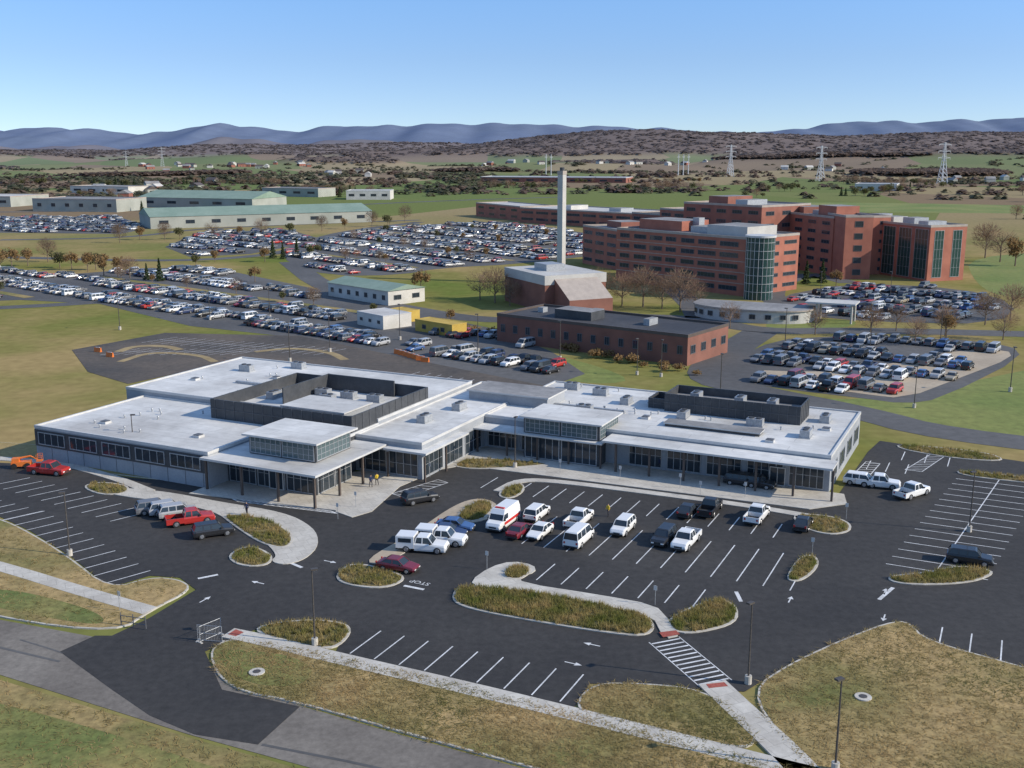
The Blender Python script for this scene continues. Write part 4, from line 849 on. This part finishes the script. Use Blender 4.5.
def branches(mb,h,n,spread,rad,seed,m=M_bark,sub=3):
    r=random.Random(seed); mb.tube((0,0,0),(0,0,h*.85),rad,rad*.25,7,m)
    for i in range(n):
        z=h*r.uniform(.22,.7); a=r.uniform(0,6.28); L_=spread*r.uniform(.6,1); q=Vector((math.cos(a)*L_,math.sin(a)*L_,z+h*r.uniform(.15,.35)))
        p=Vector((0,0,z)); mb.tube(p,q,rad*.4,rad*.1,5,m,False)
        for j in range(sub):
            s_=p.lerp(q,r.uniform(.35,.9)); e=s_+Vector((r.uniform(-1,1),r.uniform(-1,1),r.uniform(.3,1.2)))*spread*.4; mb.tube(s_,e,rad*.14,rad*.04,3,m,False)
def twigs(mb,n,rx,cz,rz,m,seed,wd=.05):
    r=random.Random(seed)
    for i in range(n):
        v=Vector((r.gauss(0,1),r.gauss(0,1),r.gauss(0,1))).normalized()*(r.random()**.4); p=Vector((v.x*rx,v.y*rx,cz+v.z*rz)); d=(Vector((v.x,v.y,v.z*.6+.5))+Vector((r.uniform(-.5,.5),)*3)).normalized()*r.uniform(.7,1.6)
        s_=d.orthogonal().normalized()*wd; mb.face([p-s_,p+s_,p+d],m)
TREES={}
def mk_tree(key,f_tr,f_cr):
    a=MB(); f_tr(a); b_=MB(); f_cr(b_); j=MB()
    for q in (a,b_):
        o_=len(j.v); j.v+=q.v; j.f+=[tuple(i+o_ for i in f) for f in q.f]; j.m+=[j.mi(q.mats[i]) for i in q.m]
    TREES[key]=(a.mesh('trunk'),b_.mesh('crown'),j.mesh('tree'))
for s_ in range(3):
    mk_tree(('bare',s_),lambda m,s_=s_:branches(m,9,16,3.2,.22,s_),lambda m,s_=s_:twigs(m,1000,3.9,6,3.6,M_twig,s_+9,.05))
    mk_tree(('rust',s_),lambda m,s_=s_:branches(m,8,9,2.6,.22,s_),lambda m,s_=s_:leafcloud(m,650,0,5.4,3.4,3.2,.36,M_rust,seed=s_))
    mk_tree(('olive',s_),lambda m,s_=s_:branches(m,8,9,2.6,.22,s_),lambda m,s_=s_:leafcloud(m,650,0,5.0,3.8,3.2,.4,M_leafo,seed=s_+5))
    mk_tree(('pine',s_),lambda m,s_=s_:m.tube((0,0,0),(0,0,9),.22,.05,7,M_bark),lambda m,s_=s_:leafcloud(m,600,0,5.2,2.3,4.8,.42,M_leaf,'cone',seed=s_+7))
DESC={'bare':('bare_tree','leafless brown deciduous tree with fine twigs'),'rust':('autumn_tree','rust brown autumn tree'),'olive':('broadleaf_tree','dull olive green broadleaf tree'),'pine':('pine_tree','dark green conical evergreen tree')}
def tree(kind,x,y,scale,big,where):
    z=float(ht(np.array(x),np.array(y))); k=(kind,random.randrange(3)); nm,d=DESC[kind]
    if big:
        t=thing(nm,d+' '+where,'tree',(x,y,z),random.uniform(0,6.28),'trees on the campus'); t.scale=(scale,)*3; part(TREES[k][0],'trunk',t); part(TREES[k][1],'crown',t)
    else:
        t=thing(nm,d+' '+where,'tree',(x,y,z-.2),random.uniform(0,6.28),'trees in the surrounding countryside',TREES[k][2]); t.scale=(scale*random.uniform(1.,1.35),scale*random.uniform(1.,1.35),scale)
for kind,px,py,s_ in [('bare',480,300,1),('bare',495,303,1.1),('bare',510,306,.8),('bare',585,302,1),('bare',600,305,1.15),('bare',622,306,1),('bare',643,307,1.2),('bare',662,309,1),('bare',680,312,1.25),('bare',566,304,.8),('bare',695,309,.9),('rust',421,293,.95),('pine',160,281,.8),('pine',147,280,.6),
  ('rust',88,272,.9),('rust',104,276,1),('rust',118,277,.9),('bare',130,278,.8),('olive',96,270,.9),('rust',12,268,1),('rust',0,272,1.2),('rust',28,266,.9),('bare',870,336,.8),('bare',945,336,.8),('rust',946,338,.7),('bare',985,325,.9),('bare',1003,340,.8),('bare',1010,320,1),
  ('bare',896,331,.7),('bare',815,335,.7),('pine',806,284,.8),('pine',822,283,.8),('rust',836,286,.7),('olive',790,285,.6),('bare',1000,262,1.4),('bare',985,258,1.5),('rust',1015,266,1.4),('bare',915,345,.7),('bare',730,328,.7),('rust',255,282,.7),('pine',273,258,.8),('pine',283,259,.7),('pine',297,257,.8),('olive',310,256,.7),('rust',265,262,.8),('rust',448,258,.6),('bare',380,262,.5),('bare',470,262,.6),('bare',345,262,.6),('olive',60,268,.9),('rust',72,270,.9),('bare',48,262,1),('olive',196,266,.6),('rust',215,262,.6),
  ('bare',165,240,.9),('olive',180,239,.8),('bare',212,238,.9),('rust',240,237,.7),('bare',262,236,1),('olive',290,234,.8),('bare',322,231,.9),('rust',345,229,.8),('bare',372,227,1),('olive',388,226,.9),('bare',405,222,1.1),('rust',140,240,.9),('bare',120,243,1)]:
    p=G(px,py); tree(kind,p.x,p.y,s_,True,'beside the campus roads')
for P in DIV:
    a=(P[0]+P[3])/2; b_=(P[1]+P[2])/2; L_=(b_-a).length; k=int(L_/22)
    for i in range(k):
        q=a.lerp(b_,(i+random.uniform(.2,.8))/max(1,k)); tree(random.choice(['bare','rust','bare','olive']),q.x,q.y,random.uniform(.4,.6),True,'on a car park divider')
cnt=0
while cnt<215:
    px=random.uniform(-60,1090); py=random.choice([random.uniform(186,200),random.uniform(196,220),random.uniform(183,192)])
    if 130<px<400 and 203<py<240: continue
    if 465<px<985 and py>200: continue
    p=G(px,py); a=random.uniform(-.35,.35); n_=random.choice([3,5,8,11]); k=random.choice(['rust','bare','bare','olive','olive','pine']); s_=random.uniform(.75,1.2)
    for q in range(n_):
        x=p.x+math.cos(a)*q*8+random.uniform(-3,3); y=p.y+math.sin(a)*q*8+random.uniform(-6,6)
        if any(inpoly((x,y),L_) for L_ in LOTS): continue
        pp=PROJ(x,y)
        if 465<pp[0]<985 and pp[1]>201: continue
        if 20<pp[0]<400 and 196<pp[1]<218 and random.random()<.6: continue
        tree(k if random.random()<.7 else random.choice(['bare','olive']),x,y,s_*random.uniform(.75,1.15),False,'among fields and houses'); cnt+=1
sh=MB(); leafcloud(sh,160,0,.7,1.3,.9,.22,M_rust,seed=4); sh=sh.mesh('shrub')
for i in range(26):
    t_=i/25; a=G(470,331);b_=G(690,374); q=a.lerp(b_,t_)+Vector((random.uniform(-2,2),random.uniform(-3,1)))
    o=thing('shrub','brown rounded shrub beside the brick office building','shrub',(q.x,q.y,0),random.uniform(0,6),'shrubs along the office building',sh); o.scale=(random.uniform(.8,1.5),)*3
def woodland(n,dmin,dmax,R,K,mat_,name,label,cond,hfac=.55,lift=0,up=1.):
    out=[]; tries=0
    while sum(len(o) for o in out)<n and tries<80:
        tries+=1
        d=np.sqrt(rng.uniform(dmin**2,dmax**2,n)); a=rng.uniform(-.62,.62,n); x=d*np.sin(a); y=d*np.cos(a); k=cond(x,y); out.append(np.stack([x[k],y[k]],1))
    P=np.concatenate(out)[:n]; m=len(P); z=ht(P[:,0],P[:,1])+lift; r=R*rng.uniform(.6,1.2,m)
    v=rng.normal(0,1,(m,K,3)); v/=np.linalg.norm(v,axis=2,keepdims=True); v[:,:,2]=np.abs(v[:,:,2]); rr=rng.uniform(.6,1,(m,K,1))
    c=np.stack([P[:,0],P[:,1],z],1)[:,None,:]+v*rr*r[:,None,None]*np.array([1,1,hfac*1.5])
    vn=v*.45+rng.normal(0,.25,v.shape)+np.array([0,0,up]); rd=rng.normal(0,1,v.shape); s1=np.cross(vn,rd); s1/=np.linalg.norm(s1,axis=2,keepdims=True); s2=np.cross(vn,s1); s2/=np.linalg.norm(s2,axis=2,keepdims=True); q=(r*.42)[:,None,None]
    vv=np.stack([c-s1*q,c+s2*q,c+s1*q,c-s2*q],2).reshape(-1,3)
    me=bpy.data.meshes.new(name); me.from_pydata(vv.tolist(),[],np.arange(len(vv)).reshape(-1,4).tolist()); me.materials.append(mat_); struct(name,me,label,'stuff','woodland')
def mix_haze(c,f): return tuple(a*(1-f)+b_*f for a,b_ in zip(c,HAZE_TINT))  # blends the painted air haze into woodland base colours
M_w1=mat('bare_woodland',mix_haze((.15,.10,.068),.12),mix_haze((.20,.135,.09),.12),.006,1.,scale2=.05,amt2=.15,spec=0,transl=.45)
M_w2=mat('far_bare_woodland',mix_haze((.14,.095,.066),.25),mix_haze((.18,.125,.085),.25),.004,1.,scale2=.02,amt2=.1,spec=0,transl=.45)
M_w3=mat('green_woodland',mix_haze((.085,.10,.045),.12),mix_haze((.16,.135,.065),.12),.02,1.,scale2=.06,amt2=.25,spec=0,transl=.45)
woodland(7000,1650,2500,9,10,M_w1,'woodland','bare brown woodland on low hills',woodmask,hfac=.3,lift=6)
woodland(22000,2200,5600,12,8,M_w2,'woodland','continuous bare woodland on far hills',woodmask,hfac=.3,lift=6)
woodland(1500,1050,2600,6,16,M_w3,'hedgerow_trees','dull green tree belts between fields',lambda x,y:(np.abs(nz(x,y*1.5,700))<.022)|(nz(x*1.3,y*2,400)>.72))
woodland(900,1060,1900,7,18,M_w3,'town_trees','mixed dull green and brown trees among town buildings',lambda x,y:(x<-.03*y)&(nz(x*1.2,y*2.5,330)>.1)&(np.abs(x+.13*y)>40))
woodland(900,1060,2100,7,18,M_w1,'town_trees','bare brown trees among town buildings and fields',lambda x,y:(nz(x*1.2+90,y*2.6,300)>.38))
# ---------------------------------------------------------------- small items
p=G(200,643); t=thing('barrier_fence','portable grey mesh fence panel at the entrance','fence',(p.x,p.y,.04),.9)
mb=MB(); Lf=2.4
for z in (.1,.8,1.6): mb.tube((0,0,z),(Lf,0,z),.022,.022,5,M_steel)
for i in range(2): mb.tube((Lf*i,0,0),(Lf*i,0,1.62),.03,.03,5,M_steel)
for i in range(1,16): mb.tube((Lf*i/16,0,.1),(Lf*i/16,0,1.6),.009,.009,3,M_steel)
part(mb.mesh('fence_panel'),'fence_panel',t)
mb=MB(); mb.box(-.1,.1,-.35,.35,-.04,.05,M_conc); f=mb.mesh('foot'); part(f,'foot',t,(0,0,0)); part(f,'foot',t,(Lf,0,0))
copy_thing(t,(p.x-.3,p.y+.4,.04),-.15)
p=G(132,628); t=thing('swing_gate','low steel swing gate at the entrance','gate',(p.x,p.y,.15),-.3); mb=MB()
for z in (.4,1.0): mb.tube((-1.2,0,z),(1.6,0,z),.04,.04,5,M_mull)
for x in (-1.2,.2,1.6): mb.tube((x,0,0),(x,0,1.3),.05,.05,6,M_mull)
part(mb.mesh('gate_frame'),'gate_frame',t)
for px,py in ((257,674),(863,699)):
    p=G(px,py); t=thing('manhole','round concrete manhole cover set in grass','manhole',(p.x,p.y,.15),0,'manholes in the verges'); mb=MB(); mb.tube((0,0,0),(0,0,.1),.7,.7,24,M_conc); part(mb.mesh('collar'),'collar',t); mb=MB(); mb.tube((0,0,.1),(0,0,.13),.34,.34,18,M_pole); part(mb.mesh('cover'),'cover',t)
sp0=None
for px,py in ((120,612),(338,520),(356,508),(430,478),(560,474),(620,481),(680,489),(745,498),(700,497),(846,520),(812,556),(655,606),(487,570)):
    p=G(px,py)
    if sp0 is None:
        sp0=thing('sign_post','small white parking sign on thin steel post','sign',(p.x,p.y,.12),BA+math.pi/2,'parking sign posts')
        mb=MB(); mb.tube((0,0,0),(0,0,2.1),.03,.03,6,M_steel); part(mb.mesh('post'),'post',sp0); mb=MB(); mb.box(-.18,.18,-.05,-.03,1.6,2.1,M_trim); part(mb.mesh('sign_plate'),'sign_plate',sp0)
    else: copy_thing(sp0,(p.x,p.y,.12),ANG)
p=G(22,468); t=thing('boom_lift','orange construction lift machine on the asphalt','machine',(p.x,p.y,.05),.2)
mb=MB(); mb.box(-1.3,1.3,-.6,.6,.35,1.0,M_orange); mb.box(-1.2,-.2,-.5,.5,1.0,1.5,M_orange); part(mb.mesh('chassis'),'chassis',t)
mb=MB(); mb.tube((-.6,0,1.4),(1.3,0,1.7),.16,.12,8,M_orange); mb.tube((1.3,0,1.7),(2.2,0,1.1),.1,.08,8,M_orange); part(mb.mesh('boom'),'boom',t)
mb=MB(); mb.box(2.1,2.9,-.5,.5,.9,1.0,M_orange)
for x in (2.15,2.85):
    for y in (-.45,.45): mb.tube((x,y,1),(x,y,1.9),.03,.03,5,M_orange)
for z in (1.5,1.9): mb.tube((2.15,-.45,z),(2.85,-.45,z),.03,.03,5,M_orange); mb.tube((2.15,.45,z),(2.85,.45,z),.03,.03,5,M_orange)
part(mb.mesh('basket'),'basket',t); wm=MB(); wm.tube((0,-.15,0),(0,.15,0),.42,.42,14,M_rubber); wm=wm.mesh('wheel')
for x in (-.9,.9):
    for y in (-.6,.6): part(wm,'wheel',t,(x,y,.42))
bm=MB(); bm.hexa([(-.95,-.3,0),(.95,-.3,0),(.95,.3,0),(-.95,.3,0),(-.95,-.1,1.0),(.95,-.1,1.0),(.95,.1,1.0),(-.95,.1,1.0)],M_orange); bm.box(-.9,.9,-.34,.34,0,.12,M_orange); bm.box(-.6,.6,-.12,.12,1.0,1.06,M_trim); bm=bm.mesh('road_barrier')
for a,b_,n_ in (((398,354),(425,362),7),((98,352),(110,357),2),((228,366),(244,364),3)):
    for i in range(n_):
        q=G(*a).lerp(G(*b_),i/(n_-1)); thing('road_barrier','orange plastic road barrier on the old lot','barrier',(q.x,q.y,.06),random.uniform(-.7,-.2),'orange barriers in the old lot',bm)
# people
def person_mesh(jm):
    J=[(0,0,.95),(0,0,1.2),(0,0,1.42),(0,0,1.52),(0,.02,1.64),(0,0,1.75),(-.1,0,.9),(-.12,.12,.5),(-.12,.05,.08),(-.12,.2,.04),(.1,0,.9),(.12,-.1,.5),(.12,-.22,.1),(.12,-.08,.04),(-.2,0,1.4),(-.27,-.05,1.12),(-.25,.12,.9),(-.25,.2,.84),(.2,0,1.4),(.27,.05,1.12),(.25,.2,.95),(.25,.27,.9)]
    R=[.15,.14,.13,.06,.095,.07,.1,.065,.045,.04,.1,.065,.045,.04,.07,.05,.037,.03,.07,.05,.037,.03]
    E=[(0,1),(1,2),(2,3),(3,4),(4,5),(0,6),(6,7),(7,8),(8,9),(0,10),(10,11),(11,12),(12,13),(2,14),(14,15),(15,16),(16,17),(2,18),(18,19),(19,20),(20,21)]
    me=bpy.data.meshes.new('skel'); me.from_pydata(J,E,[]); o=bpy.data.objects.new('skel',me); COL.objects.link(o)
    m=o.modifiers.new('s','SKIN'); o.modifiers.new('u','SUBSURF').levels=1
    sk=me.skin_vertices[0].data
    for i,r in enumerate(R): sk[i].radius=(r,r)
    sk[0].use_root=True
    dg=bpy.context.evaluated_depsgraph_get(); em=bpy.data.meshes.new_from_object(o.evaluated_get(dg)); bpy.data.objects.remove(o)
    em.materials.clear()
    for q in (M_skin,jm,M_trou,M_hair): em.materials.append(q)
    for f in em.polygons:
        c=f.center; f.material_index = 0 if c.z>1.5 else (1 if (c.z>.98 or (abs(c.x)>.2 and c.z>.92)) else (0 if abs(c.x)>.2 and c.z>.8 else 2))
        if c.z>1.68 or (c.z>1.58 and c.y<-.03): f.material_index=3
        if c.z<.09: f.material_index=3
        f.use_smooth=True
    return em
pm=[person_mesh(M_cloth1),person_mesh(M_cloth2)]
for i,(px,py,d) in enumerate([(371,488,'walking towards the entrance in navy jacket'),(377,486,'walking in yellow high visibility jacket'),(247,516,'standing on the pavement in dark jacket'),(608,517,'standing in yellow jacket between stalls'),(660,470,'walking along the clinic front in navy')]):
    p=G(px,py); thing('person','person '+d,'person',(p.x,p.y,.13 if i!=3 else .05),random.uniform(0,6),'people near the clinic',pm[i%2])
print('cars',NCAR,len(FC),'trees',cnt)
